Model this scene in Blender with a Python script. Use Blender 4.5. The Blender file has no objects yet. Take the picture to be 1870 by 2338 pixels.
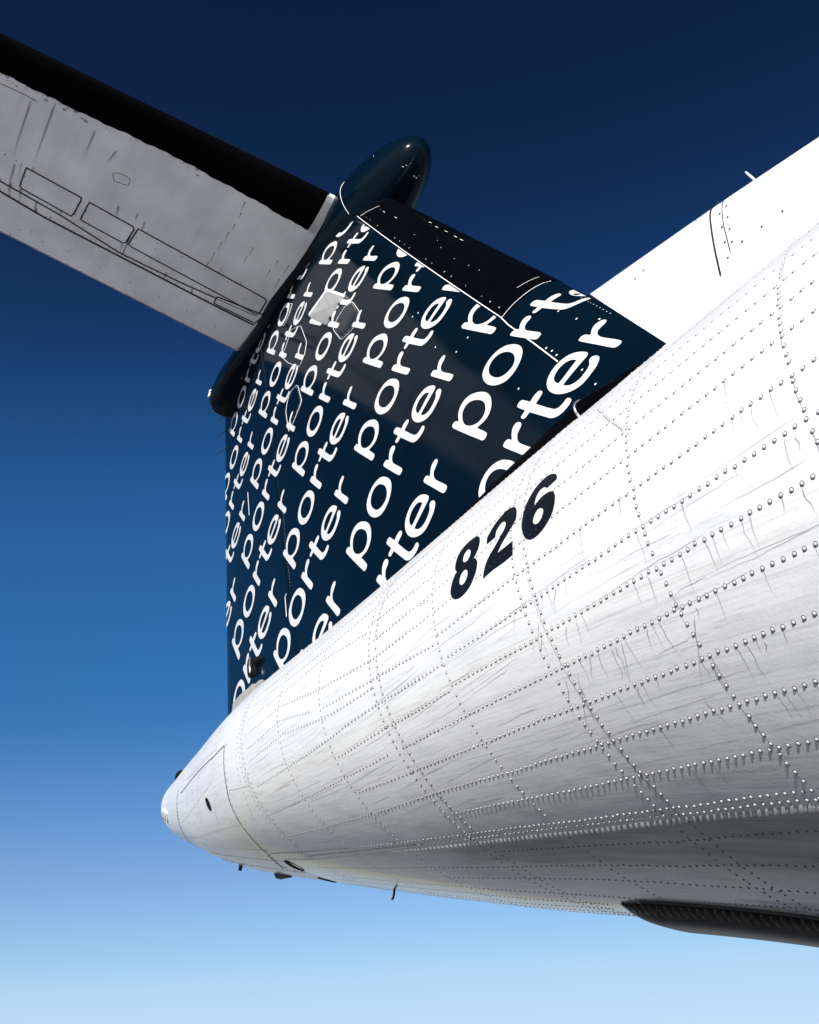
import bpy, bmesh, math, random
import numpy as np
from mathutils import Vector, Matrix

S = bpy.context.scene
COL = S.collection
random.seed(7); RNG = np.random.default_rng(7)

# ------------------------------------------------------------------ camera
cd = bpy.data.cameras.new('camera'); cam = bpy.data.objects.new('camera', cd); COL.objects.link(cam)
CR = ((0.5542361631, 0.5097847974, 0.6579830818), (0.8319003683, -0.3655103978, -0.4175451190), (0.0276415041, 0.7787949727, -0.6266692411))
mw = Matrix.Identity(4)
for i in range(3):
    for j in range(3): mw[i][j] = CR[i][j]
mw.translation = (5.836219572, -2.121840037, 1.627258640)
cam.matrix_world = mw
cd.sensor_fit = 'VERTICAL'; cd.sensor_height = 36.0; cd.lens = 2252.844745 / 2338 * 36.0
cd.clip_start = 0.02; cd.clip_end = 3000
S.camera = cam

# ------------------------------------------------------------------ light
SUN = Vector((0.62, -0.76, 0.19)).normalized()
EL = math.asin(SUN.z); ROT = math.atan2(SUN.x, SUN.y)
W = bpy.data.worlds.new('World'); S.world = W; W.use_nodes = True
nt = W.node_tree; nt.nodes.clear()
sky = nt.nodes.new('ShaderNodeTexSky'); sky.sky_type = 'NISHITA'; sky.sun_disc = False
sky.sun_elevation = EL; sky.sun_rotation = ROT; sky.altitude = 200; sky.air_density = 1.0; sky.dust_density = 0.6; sky.ozone_density = 2.0
# deep polarised sky: the same contrast curve over the whole dome, levelled off at the horizon haze
sep = nt.nodes.new('ShaderNodeSeparateColor'); com = nt.nodes.new('ShaderNodeCombineColor')
nt.links.new(sky.outputs[0], sep.inputs[0])
TONE = ((8.0, ((0, 0), (.40, .0247), (.52, .048), (.72, .135), (.90, .19), (1.06, .285), (1.24, .59), (1.57, 1.29), (1.97, 2.11), (2.3, 2.95), (4, 4.1), (8, 4.4))),
        (12.0, ((0, 0), (.74, .093), (.95, .22), (1.07, .39), (1.31, .72), (1.60, .94), (1.88, 1.16), (2.2, 1.66), (2.71, 2.5), (3.31, 3.65), (3.75, 4.23), (6, 4.9), (12, 5.1))),
        (16.0, ((0, 0), (1.33, .33), (1.68, .74), (1.87, 1.2), (2.25, 2.0), (2.6, 2.42), (3.07, 2.88), (3.49, 3.57), (4.08, 4.5), (4.67, 5.3), (5.0, 5.63), (8, 6.0), (16, 6.2))))
for ch, (full, pts_) in enumerate(TONE):
    a_ = nt.nodes.new('ShaderNodeMath'); a_.operation = 'MULTIPLY'; a_.inputs[1].default_value = 1 / full; a_.use_clamp = True; nt.links.new(sep.outputs[ch], a_.inputs[0])
    b_ = nt.nodes.new('ShaderNodeFloatCurve'); cv = b_.mapping.curves[0]; nt.links.new(a_.outputs[0], b_.inputs['Value'])
    cv.points[0].location = (0, 0); cv.points[-1].location = (1, pts_[-1][1] / 8)
    for x_, y_ in pts_[1:-1]: cv.points.new(x_ / full, y_ / 8)
    for p_ in cv.points: p_.handle_type = 'AUTO_CLAMPED'
    b_.mapping.update()
    c_ = nt.nodes.new('ShaderNodeMath'); c_.operation = 'MULTIPLY'; c_.inputs[1].default_value = 8.0; nt.links.new(b_.outputs[0], c_.inputs[0])
    nt.links.new(c_.outputs[0], com.inputs[ch])
bg = nt.nodes.new('ShaderNodeBackground'); bg.inputs[1].default_value = 0.084
out = nt.nodes.new('ShaderNodeOutputWorld')
nt.links.new(com.outputs[0], bg.inputs[0]); nt.links.new(bg.outputs[0], out.inputs[0])
sl = bpy.data.lights.new('sun', 'SUN'); sl.energy = 4.5; sl.angle = math.radians(0.5); sl.color = (1.0, 0.965, 0.92)
so = bpy.data.objects.new('sun', sl); COL.objects.link(so)
so.rotation_euler = SUN.to_track_quat('Z', 'Y').to_euler(); so.location = (0, -20, 20)
S.view_settings.view_transform = 'Standard'; S.view_settings.look = 'None'; S.view_settings.exposure = 0.95; S.view_settings.gamma = 1.0

D = {}
D['glyph'] = {}
D['glyph']['p'] = [[[0.0055, 0.0283], [0.0208, 0.022], [0.0281, 0.0079], [0.029, -0.0121], [0.0406, 0.0061],
    [0.0623, 0.0322], [0.0964, 0.0484], [0.1318, 0.0424], [0.1611, 0.0127], [0.1829, -0.0444], [0.1913,
    -0.1045], [0.1843, -0.1581], [0.1633, -0.2012], [0.1351, -0.2327], [0.1027, -0.2482], [0.0692, -0.2435],
    [0.0326, -0.2128], [0.0301, -0.2971], [0.0258, -0.3204], [0.013, -0.3307], [-0.0034, -0.3287], [-0.0123,
    -0.3147], [-0.0129, -0.2832], [-0.0127, -0.1461], [-0.0109, -0.0151], [-0.0074, 0.0146]], [[0.0553,
    -0.0294], [0.0734, -0.0085], [0.1004, -0.0022], [0.1234, -0.0169], [0.1399, -0.0557], [0.1472, -0.1062],
    [0.1433, -0.1443], [0.1288, -0.1762], [0.1111, -0.1961], [0.086, -0.2057], [0.0604, -0.1967], [0.0371,
    -0.1612], [0.0271, -0.1135], [0.0307, -0.077], [0.0417, -0.0487]]]
D['glyph']['o'] = [[[0.2516, 0.0044], [0.2745, 0.0288], [0.3093, 0.0442], [0.3524, 0.0446], [0.3904, 0.0242],
    [0.417, -0.0105], [0.43, -0.0555], [0.4341, -0.1112], [0.426, -0.1594], [0.4062, -0.1951], [0.3758,
    -0.2227], [0.3385, -0.2396], [0.2977, -0.241], [0.261, -0.2226], [0.2376, -0.1849], [0.2258, -0.1443],
    [0.2229, -0.0903], [0.233, -0.0364]], [[0.2941, -0.014], [0.3232, 0.0042], [0.3526, 0.001], [0.3752,
    -0.0254], [0.3866, -0.0661], [0.3877, -0.1129], [0.3777, -0.1509], [0.3569, -0.1815], [0.3323, -0.1945],
    [0.3028, -0.1867], [0.2794, -0.1631], [0.2679, -0.1296], [0.2674, -0.08], [0.2768, -0.0409]]]
D['glyph']['r'] = [[[0.4751, 0.0312], [0.4941, 0.032], [0.5078, 0.0188], [0.5095, -0.009], [0.5264, 0.014],
    [0.5512, 0.0342], [0.5725, 0.036], [0.5841, 0.0249], [0.5881, 0.0036], [0.5819, -0.0141], [0.5668,
    -0.0226], [0.5439, -0.027], [0.5277, -0.0409], [0.5153, -0.0617], [0.5096, -0.0919], [0.5097, -0.2051],
    [0.5028, -0.2268], [0.49, -0.2312], [0.4744, -0.2292], [0.4684, -0.2118], [0.4669, -0.1336], [0.4676,
    0.0096], [0.4707, 0.025]]]
D['glyph']['t'] = [[[0.6451, 0.1014], [0.6617, 0.1039], [0.6745, 0.0946], [0.6781, 0.073], [0.6787, 0.0241],
    [0.7014, 0.0264], [0.7242, 0.019], [0.7335, 0.0062], [0.7321, -0.0145], [0.7218, -0.0246], [0.6958,
    -0.0257], [0.6776, -0.0249], [0.6776, -0.1644], [0.6876, -0.1893], [0.7069, -0.1991], [0.728, -0.2005],
    [0.7361, -0.2128], [0.7337, -0.2333], [0.724, -0.2437], [0.7015, -0.2468], [0.6725, -0.2386], [0.6507,
    -0.2202], [0.6373, -0.1901], [0.6354, -0.15], [0.6342, -0.0193], [0.6159, -0.018], [0.6025, -0.0099],
    [0.6003, 0.0096], [0.6059, 0.0237], [0.6226, 0.0239], [0.6363, 0.0227], [0.6372, 0.0772], [0.6404,
    0.095]]]
D['glyph']['e'] = [[[0.9317, -0.1112], [0.9347, -0.0882], [0.9293, -0.0515], [0.9149, -0.0145], [0.8841,
    0.0141], [0.8441, 0.0264], [0.8022, 0.0195], [0.7687, -0.0023], [0.7442, -0.0398], [0.7334, -0.0864],
    [0.7355, -0.1353], [0.7478, -0.1759], [0.7733, -0.215], [0.8055, -0.2337], [0.8473, -0.2343], [0.8868,
    -0.2267], [0.9156, -0.2086], [0.9264, -0.1932], [0.9287, -0.1717], [0.9208, -0.1534], [0.9071, -0.1494],
    [0.8949, -0.1594], [0.8825, -0.177], [0.8599, -0.1871], [0.8273, -0.1906], [0.8014, -0.1799], [0.7847,
    -0.1571], [0.7786, -0.1225], [0.796, -0.1207], [0.8473, -0.1222], [0.8984, -0.123], [0.9175, -0.1226]],
    [[0.8894, -0.0779], [0.8848, -0.0471], [0.8675, -0.0242], [0.8392, -0.0147], [0.8085, -0.0216], [0.7912,
    -0.038], [0.7833, -0.0573], [0.7811, -0.0809], [0.8031, -0.0835], [0.8538, -0.0809]]]
D['glyph']['r2'] = [[[0.9766, 0.0195], [0.9953, 0.0235], [1.0089, 0.0112], [1.0117, -0.021], [1.029, -0.0012],
    [1.0557, 0.0165], [1.08, 0.0153], [1.093, 0.0053], [1.0947, -0.0136], [1.0864, -0.0261], [1.0664,
    -0.0336], [1.0415, -0.0387], [1.0254, -0.0538], [1.0155, -0.0768], [1.0117, -0.1075], [1.0135, -0.2164],
    [1.0055, -0.2359], [0.99, -0.2404], [0.9758, -0.2331], [0.9712, -0.2139], [0.9715, -0.1267], [0.9717,
    0.0023]]]
D['dig'] = {}
D['dig']['8'] = [[[4.2784, -0.0035], [4.264, 0.0107], [4.2472, 0.0166], [4.2235, 0.0173], [4.1973, 0.0106],
    [4.1764, -0.0035], [4.165, -0.0275], [4.1613, -0.056], [4.1643, -0.0745], [4.1725, -0.0844], [4.1767,
    -0.0869], [4.1594, -0.1011], [4.1478, -0.1234], [4.1415, -0.1453], [4.1414, -0.1639], [4.1492, -0.1817],
    [4.1639, -0.1937], [4.1851, -0.1983], [4.2088, -0.1954], [4.2332, -0.1843], [4.254, -0.1657], [4.2706,
    -0.142], [4.2779, -0.1159], [4.2765, -0.0997], [4.2684, -0.0871], [4.2592, -0.0793], [4.2691, -0.0701],
    [4.2787, -0.0536], [4.2832, -0.0302], [4.2816, -0.0141]], [[4.2378, -0.0339], [4.2281, -0.0224], [4.2157,
    -0.0194], [4.2057, -0.0299], [4.2017, -0.0476], [4.2042, -0.0608], [4.2131, -0.0703], [4.2269, -0.0716],
    [4.2374, -0.0601], [4.2407, -0.0458]], [[4.2292, -0.1158], [4.2232, -0.1061], [4.2114, -0.1024], [4.1998,
    -0.1083], [4.1909, -0.1222], [4.1887, -0.1397], [4.1934, -0.1521], [4.2029, -0.1566], [4.2168, -0.1519],
    [4.227, -0.1392], [4.2304, -0.1257]]]
D['dig']['2'] = [[[4.3211, -0.0356], [4.333, -0.0173], [4.351, 0.0035], [4.3765, 0.0189], [4.3992, 0.0277],
    [4.4205, 0.0253], [4.4376, 0.0167], [4.4485, 0.0032], [4.4539, -0.0166], [4.453, -0.044], [4.4409,
    -0.0604], [4.4233, -0.0763], [4.4034, -0.0938], [4.3863, -0.1101], [4.3721, -0.1281], [4.4065, -0.1248],
    [4.4418, -0.1209], [4.438, -0.1688], [4.3957, -0.175], [4.349, -0.1768], [4.3018, -0.1848], [4.3078,
    -0.1622], [4.3204, -0.1369], [4.3407, -0.113], [4.3618, -0.0955], [4.382, -0.0746], [4.3982, -0.0573],
    [4.407, -0.0414], [4.4052, -0.0259], [4.3968, -0.0153], [4.3825, -0.0136], [4.37, -0.0245], [4.3629,
    -0.0374], [4.3621, -0.0574], [4.3222, -0.0619]]]
D['dig']['6'] = [[[4.6167, 0.0006], [4.6153, 0.0154], [4.6057, 0.0298], [4.5917, 0.0408], [4.5753, 0.0468],
    [4.5538, 0.0459], [4.5336, 0.0372], [4.5147, 0.0191], [4.4965, -0.0089], [4.4858, -0.0447], [4.4812,
    -0.0802], [4.4828, -0.1098], [4.4911, -0.1355], [4.5054, -0.1522], [4.5232, -0.1588], [4.5479, -0.1554],
    [4.573, -0.1434], [4.5952, -0.1247], [4.6098, -0.0988], [4.6145, -0.0718], [4.6126, -0.0522], [4.603,
    -0.0376], [4.589, -0.0293], [4.5708, -0.0278], [4.5527, -0.0316], [4.538, -0.0409], [4.532, -0.0442],
    [4.5332, -0.0225], [4.5402, -0.003], [4.5512, 0.0077], [4.5653, 0.0066], [4.5739, -0.0004], [4.5772,
    -0.0077]], [[4.5686, -0.0812], [4.5578, -0.0686], [4.5455, -0.0664], [4.535, -0.0767], [4.5282, -0.0924],
    [4.5286, -0.1065], [4.5359, -0.1164], [4.548, -0.1182], [4.5605, -0.1094], [4.5676, -0.0945]]]
D['stab'] = {}
D['stab']['boot'] = [[1.2857, -2.7462], [1.3016, -2.4635], [1.3179, -2.172], [1.3536, -1.8003], [1.3832,
    -1.4114], [1.3841, -1.1285], [1.3925, -0.8404], [1.3846, -0.5525], [1.3893, -0.318]]
D['stab']['panel1'] = [[0.6437, -2.3683], [0.629, -1.9271], [0.4069, -1.9372], [0.433, -2.3644]]
D['stab']['panel2'] = [[0.6253, -1.8687], [0.6081, -1.4861], [0.3997, -1.4948], [0.4172, -1.8742]]
D['stab']['panel3'] = [[0.6134, -1.4624], [0.5663, -0.2848], [0.3582, -0.2687], [0.4049, -1.4707]]
D['stab']['panel4'] = [[0.3353, -0.6439], [0.3911, -0.226], [0.253, -0.2465], [0.248, -0.6427]]
D['stab']['hinge'] = [[0.3983, -2.5039], [0.3617, -2.0138], [0.2809, -1.4954], [0.2917, -0.943], [0.3418,
    -0.2704]]
D['stab']['hinge2'] = [[0.3007, -2.4791], [0.2606, -2.115], [0.2496, -1.6407], [0.238, -1.1045], [0.2257,
    -0.556], [0.2249, -0.2427]]
D['stab']['strip'] = [[1.7111, -0.3437], [1.712, -0.2706], [1.3895, -0.2848], [1.388, -0.3265]]
D['stab']['root'] = [[-0.1998, -0.221], [0.2361, -0.2283], [0.5506, -0.2866], [0.9199, -0.3046], [1.1414,
    -0.3103], [1.3412, -0.2908]]
D['stab']['ribs'] = [[1.3313, -0.8704], [1.2254, -0.8527], [1.1058, -0.8473], [1.008, -0.8538], [0.8841,
    -0.8582], [0.756, -0.8623], [0.6385, -0.8638], [0.5513, -0.856]]
D['stab']['dots'] = [[0.9888, -0.6281], [0.8806, -0.6297], [0.9873, -0.4058], [0.8669, -0.4129], [0.999,
    -0.3087], [0.8283, -0.304], [0.5723, -1.2819], [0.5027, -1.272], [0.5635, -1.0695], [0.548, -0.6435],
    [0.5359, -0.4563], [0.4594, -0.4442], [0.3847, -0.4276], [0.6629, -2.5346], [0.6602, -2.4499], [0.0465,
    -2.1617], [0.0371, -1.847], [-0.1141, -1.8094], [0.0281, -1.5745], [0.0236, -1.3138], [-0.1248, -1.2876],
    [0.0213, -1.0467], [0.0122, -0.7887], [-0.1415, -0.7633], [-0.0033, -0.5111], [-0.0986, -2.2974],
    [-0.1704, -0.2656], [0.0046, -2.2497], [-0.0037, -2.0558]]
D['stab']['oval'] = [[0.9818, -1.8075], [1.0037, -1.7914], [1.0173, -1.7481], [1.0203, -1.6926], [0.9995,
    -1.6765], [0.953, -1.675], [0.9376, -1.7182], [0.9268, -1.7792]]
D['stab']['circ'] = [[0.6038, -2.557], [0.5786, -2.5321], [0.5326, -2.5201], [0.497, -2.5293]]
D['stab']['line0'] = [[1.2077, -2.7226], [1.2215, -2.5975], [1.2253, -2.4676]]
D['stab']['drips'] = [[1.297, -2.3515], [0.7033, -2.3312], [1.2154, -2.501], [0.6596, -2.4803], [0.1983,
    -1.964], [-0.1175, -1.9209], [0.1804, -1.5387], [-0.1376, -1.5101], [0.2168, -1.2412], [-0.0047, -1.2306],
    [0.2049, -0.9626], [0.0142, -0.9411], [0.1705, -0.7038], [-0.1784, -0.67], [0.6375, -2.4514], [0.3156,
    -2.4278], [1.2505, -2.0402], [0.9987, -2.0357], [1.186, -1.8521], [1.0257, -1.8795], [0.7545, -1.5162],
    [0.6604, -1.5143], [1.5288, -1.3815], [1.4223, -1.3801]]
D['stl'] = [[0.0819, 1.7437], [-0.0274, -0.185], 8.33]
D['fin'] = {}
D['fin']['bootaft'] = [[1.8778, 7.9894], [2.2465, 7.3559], [2.6724, 6.631], [2.9359, 6.181], [3.1877, 5.7625]]
D['fin']['bootaft4'] = [[2.8535, 6.3561], [3.2323, 5.7077], [3.5198, 5.2124]]
D['fin']['bootbot'] = [[3.5198, 5.2124], [3.5806, 5.2482], [3.6611, 5.2972], [3.7215, 5.3681]]
D['fin']['navy'] = [[3.8662, 5.1792], [4.0979, 4.7355], [4.2087, 4.5243], [4.3062, 4.3395]]
D['fin']['seam'] = [[1.198, 8.4957], [1.4465, 8.1071], [1.6077, 8.0467], [1.7518, 8.0064], [1.8778, 7.9894],
    [1.9657, 7.9546], [2.1096, 7.8848], [2.1717, 7.9504]]
D['fin']['hexA'] = [[1.9462, 6.8316], [2.0506, 6.7821], [2.1827, 6.5332], [2.1779, 6.4478], [2.0661, 6.4523],
    [1.9535, 6.4857], [1.7966, 6.7506], [1.851, 6.7994]]
D['fin']['hexB'] = [[0.9819, 7.5405], [1.1786, 7.39], [1.3502, 7.0458], [1.3378, 6.9122], [1.2558, 6.8691],
    [1.0101, 7.1362], [0.8262, 7.3756], [0.892, 7.417]]
D['fin']['hexC'] = [[1.1515, 6.7213], [1.2663, 6.6811], [1.3898, 6.4097], [1.2829, 6.3275], [1.1914, 6.2817],
    [1.0803, 6.5704], [1.0905, 6.6826]]
D['fin']['ovalD'] = [[0.9146, 7.9204], [0.8765, 7.828], [0.7812, 7.7848], [0.6496, 7.9539], [0.6455, 8.0824],
    [0.7468, 8.0749]]
D['fin']['blade root'] = [[1.9287, 6.9337], [1.6746, 6.9529]]
D['fin']['shadow'] = [[1.739, 6.9587], [1.525, 6.8944], [1.8058, 6.8202]]
D['fin']['hingeline'] = [[0.4809, 7.2732], [1.0618, 5.9574], [1.2899, 5.2522], [1.4467, 4.8359]]
D['fin']['mark1'] = [[0.3514, 6.362], [0.466, 6.0663]]
D['fin']['mark2'] = [[1.4513, 4.8123], [1.4278, 4.8103], [1.4847, 4.6396]]
D['fin']['act'] = [[1.1136, 4.5759], [1.104, 4.5606], [1.01, 4.5575], [0.9959, 4.5039], [0.8692, 4.5561],
    [0.8638, 4.631], [0.8981, 4.6658], [0.991, 4.6337]]
D['fin']['actl'] = [[0.9473, 4.6406], [0.993, 4.5154]]
D['fin']['lips'] = [[0.5927, 4.5083], [0.9087, 4.4609], [1.058, 4.419], [1.214, 4.3678]]
D['fin']['panelline'] = [[3.5198, 5.2124], [3.5748, 5.1036], [3.7618, 4.7877], [3.8944, 4.5563]]
D['fin']['circle'] = [[3.9283, 4.5995]]
D['fin']['faint'] = [[0.3571, 5.6491], [0.3528, 5.4232]]
D['fin']['dotrow'] = [[3.9378, 4.9977], [4.1063, 4.7115]]
D['fin']['dots'] = [[3.8308, 4.6966], [3.8617, 4.6515], [3.8875, 4.6024], [4.0694, 4.6952], [3.9665, 4.784],
    [3.8624, 4.9375], [4.0155, 4.4045], [4.0252, 4.3681], [4.0775, 4.2711], [3.685, 4.5614], [3.3112, 5.2409],
    [3.234, 5.2027], [2.8141, 5.8765], [2.8656, 5.8605], [2.9533, 5.6623], [3.0581, 5.3964]]
D['fin']['dors'] = [[4.6145, 4.9489], [4.61, 4.8928], [4.6056, 4.7346], [4.5993, 4.5913], [4.5962, 4.4516]]
D['fin']['dors2'] = [[4.6686, 4.928], [4.6636, 4.8227], [4.6559, 4.6767], [4.6565, 4.6014], [4.6554, 4.521]]
D['fin']['dorsdots'] = [[4.9904, 4.8048], [4.9304, 4.8214], [4.8671, 4.8406], [4.8057, 4.8584], [4.744,
    4.8768], [4.6826, 4.8951], [4.6812, 4.8493], [4.6797, 4.7786], [4.6775, 4.7058], [4.6738, 4.6346], [4.671,
    4.5624], [4.6553, 4.9036], [4.6531, 4.8838], [4.6526, 4.8511], [4.6485, 4.767], [4.6472, 4.6802], [4.6433,
    4.5914], [4.7066, 4.5227], [4.6395, 4.5052], [4.7897, 4.5119], [4.8743, 4.4982], [4.5536, 4.9333],
    [4.5773, 4.9242], [4.5798, 4.8805], [4.5574, 4.8798], [4.5362, 4.8745], [4.227, 4.8288], [4.0945, 4.8068],
    [4.272, 4.8353], [4.4438, 4.9652]]
D['fin']['antenna'] = [[4.7862, 4.898], [4.7534, 4.97]]
D['fin']['seal'] = [[3.1468, 4.1128], [3.4528, 4.1269], [3.7645, 4.1696], [4.0265, 4.2183]]
D['fin']['wicks'] = [[-0.8363, 8.1874], [-1.0314, 8.2519], [-0.7396, 7.8935], [-0.925, 7.9486], [-0.6505,
    7.5978], [-0.8243, 7.6614]]
D['fus'] = {}
D['fus']['F9'] = [[2.0611, -0.1382], [2.054, -0.2607], [2.0275, -0.4236], [1.9684, -0.5959], [1.9294,
    -0.7592], [1.9053, -0.928], [1.8716, -1.1086], [1.76, -1.3347]]
D['fus']['F10'] = [[0.8444, -0.1473], [0.766, -0.42], [0.6752, -0.6873], [0.5525, -1.0321], [0.5124, -1.3901]]
D['fus']['hatch'] = [[2.0611, -0.1382], [1.8677, -0.1635], [1.6011, -0.1665], [1.2633, -0.1758], [0.9315,
    -0.2214]]
D['fus']['rows2'] = [[1.7725, -0.3817], [1.4494, -0.4514], [1.1517, -0.513], [0.7927, -0.6326]]
D['fus']['row3'] = [[0.7345, -0.8973], [1.3166, -0.8128], [1.8922, -0.7893]]
D['fus']['row4'] = [[1.529, -0.207], [1.3812, -0.5138], [1.2854, -0.6994]]
D['fus']['row5'] = [[1.7283, -0.5345], [1.6459, -0.6464], [1.5762, -0.7657]]
D['fus']['row6'] = [[2.0312, -0.5092], [2.1702, -0.5198], [2.3101, -0.5249]]
D['fus']['row7'] = [[2.2635, -0.1396], [2.2326, -0.3814], [2.2272, -0.4695], [2.1855, -0.6434], [2.1329,
    -0.781], [2.1219, -0.9237], [2.1063, -1.0085]]
D['fus']['row8'] = [[1.1418, -0.3101], [1.0245, -0.5062], [0.9554, -0.726]]
D['fus']['row0'] = [[1.1475, -0.1086], [1.5141, -0.1304], [1.6926, -0.1068], [1.914, -0.1136]]
D['fus']['crease'] = [[4.8487, -0.9315], [4.6968, -0.9564], [4.5436, -0.976], [4.1642, -1.0162], [3.7078,
    -1.0314], [3.2783, -1.0463], [2.7326, -1.0901]]
D['fus']['crease2'] = [[3.1044, -1.0573], [2.7641, -1.0917], [2.3062, -1.1455]]
D['fus']['oval'] = [[1.9732, -1.1875], [1.9889, -1.3352]]
D['fus']['tiplight'] = [[0.5824, -0.283], [0.2849, -0.4282], [0.2438, -0.6357]]
D['fus']['bump'] = [[0.381, 0.4117], [0.6116, 0.277], [0.1949, 0.5341]]
D['fus']['stub'] = [[1.0623, -1.2752], [1.6151, -1.5037], [1.4128, -1.6055], [1.4233, -1.7532]]
D['fus']['mast'] = [[2.531, -1.5148], [2.255, -1.7532]]
D['fus']['tipline'] = [[0.2007, 0.0479], [0.5953, -0.1243], [0.8285, -0.1975]]
D['fus']['bracket'] = [[4.5837, 0.4267], [4.6997, 0.3589], [4.7071, 0.2452]]
D['fus']['br_rivets'] = [[4.7071, 0.2452], [4.7814, 0.1162], [4.8541, -0.001]]
D['fus']['drips'] = [[4.562, -0.33], [4.5427, -0.4067], [4.4053, -0.3425], [4.3888, -0.3889], [4.461,
    -0.4043], [4.4336, -0.4683], [4.5837, -0.4391], [4.5735, -0.5], [4.5517, -0.4412], [4.5282, -0.4995],
    [4.5772, -0.5281], [4.5436, -0.5983], [4.6086, -0.5244], [4.5861, -0.6015], [4.6418, -0.5271], [4.6209,
    -0.6145], [4.6567, -0.5252], [4.6383, -0.618], [4.6804, -0.5199], [4.6431, -0.6246], [4.6545, -0.6268],
    [4.6444, -0.6732], [4.7645, -0.5087], [4.7486, -0.561], [4.8996, -0.4955], [4.8899, -0.52], [4.8431,
    -0.5986], [4.8424, -0.6408], [4.7899, -0.6863], [4.8067, -0.7501], [4.9936, -0.5894], [4.9937, -0.6162],
    [5.0369, -0.578], [5.0358, -0.5995], [5.2303, -0.2576], [5.2225, -0.2904], [5.2044, -0.3487], [5.202,
    -0.4071], [4.5028, -0.5705], [4.4118, -0.7316], [4.4658, -0.5678], [4.4107, -0.6785], [4.4962, -0.6001],
    [4.4628, -0.7072], [4.4282, -0.4333], [4.4069, -0.4767], [4.454, -0.4483], [4.4305, -0.4937], [4.8219,
    -0.3971], [4.8104, -0.4735], [4.7992, -0.5019], [4.7992, -0.5901], [4.8859, -0.5092], [4.8156, -0.6592]]

# ------------------------------------------------------------------ helpers
def mat(name, col=(.8, .8, .8), rough=.5, metal=0.0, spec=.5, coat=0.0):
    m = bpy.data.materials.new(name); m.use_nodes = True
    b = m.node_tree.nodes['Principled BSDF']
    b.inputs['Base Color'].default_value = (*col, 1); b.inputs['Roughness'].default_value = rough
    b.inputs['Metallic'].default_value = metal; b.inputs['Specular IOR Level'].default_value = spec
    b.inputs['Coat Weight'].default_value = coat; b.inputs['Coat Roughness'].default_value = .04
    return m
def N(m, t, **kw):
    n = m.node_tree.nodes.new(t)
    for k, v in kw.items():
        if k.startswith('i_'):
            key = k[2:]; key = int(key) if key.isdigit() else key.replace('_', ' ')
            n.inputs[key].default_value = v
        else: setattr(n, k, v)
    return n
def LK(m, a, b): m.node_tree.links.new(a, b)
def ramp(m, fac, stops, interp='LINEAR'):
    r = N(m, 'ShaderNodeValToRGB'); r.color_ramp.interpolation = interp
    e = r.color_ramp.elements
    while len(e) > len(stops): e.remove(e[-1])
    while len(e) < len(stops): e.new(1.0)
    for q, (p_, c) in zip(e, stops):
        q.position = p_; q.color = (c, c, c, 1) if not isinstance(c, tuple) else (*c, 1)
    LK(m, fac, r.inputs[0]); return r.outputs[0]
def mul(m, a, b, fac=1.0):
    n = N(m, 'ShaderNodeMix', data_type='RGBA', blend_type='MULTIPLY'); n.inputs[0].default_value = fac
    LK(m, a, n.inputs[6]); LK(m, b, n.inputs[7]); return n.outputs[2]
def obj(name, verts, faces, m, parent=None, smooth=True, label=None, kind=None):
    me = bpy.data.meshes.new(name); me.from_pydata([tuple(map(float, v)) for v in verts], [], [tuple(int(i) for i in f) for f in faces])
    me.update()
    if m: me.materials.append(m)
    if smooth: me.polygons.foreach_set('use_smooth', [True] * len(me.polygons))
    o = bpy.data.objects.new(name, me); COL.objects.link(o)
    if parent: o.parent = parent
    if label: o['label'] = label
    if kind: o['kind'] = kind
    return o
class MB:
    def __init__(s): s.v = []; s.f = []
    def add(s, v, f):
        n = len(s.v); s.v += [tuple(map(float, q)) for q in v]; s.f += [tuple(n + i for i in g) for g in f]
    def grid(s, P, flip=False, closev=False):
        P = np.asarray(P); a, b = P.shape[:2]
        f = []
        for i in range(a - 1):
            for j in range(b if closev else b - 1):
                q = (i * b + j, i * b + (j + 1) % b, (i + 1) * b + (j + 1) % b, (i + 1) * b + j)
                f.append(q[::-1] if flip else q)
        s.add(P.reshape(-1, 3), f)
    def box(s, c, sx, sy, sz, M=None):
        v = [Vector((x * sx / 2, y * sy / 2, z * sz / 2)) for x in (-1, 1) for y in (-1, 1) for z in (-1, 1)]
        if M is not None: v = [M @ q for q in v]
        v = [q + Vector(c) for q in v]
        s.add(v, [(0, 1, 3, 2), (4, 6, 7, 5), (0, 4, 5, 1), (2, 3, 7, 6), (0, 2, 6, 4), (1, 5, 7, 3)])
    def tube(s, pts, r, n=6, closed=False):
        P = [Vector(p) for p in pts]; k = len(P); rings = []
        for i in range(k):
            t = (P[(i + 1) % k] - P[i - 1]) if closed else (P[min(i + 1, k - 1)] - P[max(i - 1, 0)])
            t.normalize(); a = t.orthogonal().normalized() if i == 0 else None
            if a is None:
                a = (last - t * last.dot(t)).normalized()
            last = a; b = t.cross(a)
            rr = r(i / (k - 1)) if callable(r) else r
            rings.append([P[i] + (a * math.cos(2 * math.pi * j / n) + b * math.sin(2 * math.pi * j / n)) * rr for j in range(n)])
        base = len(s.v)
        for g in rings: s.v += [tuple(q) for q in g]
        for i in range(k if closed else k - 1):
            for j in range(n):
                i2 = (i + 1) % k
                s.f.append((base + i * n + j, base + i * n + (j + 1) % n, base + i2 * n + (j + 1) % n, base + i2 * n + j))
        if not closed:
            s.f.append(tuple(base + j for j in range(n))[::-1]); s.f.append(tuple(base + (k - 1) * n + j for j in range(n)))
    def obj(s, name, m, parent=None, **k): return obj(name, s.v, s.f, m, parent, **k)
def empty(name, loc=(0, 0, 0)):
    o = bpy.data.objects.new(name, None); COL.objects.link(o); o.location = loc; return o
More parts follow.
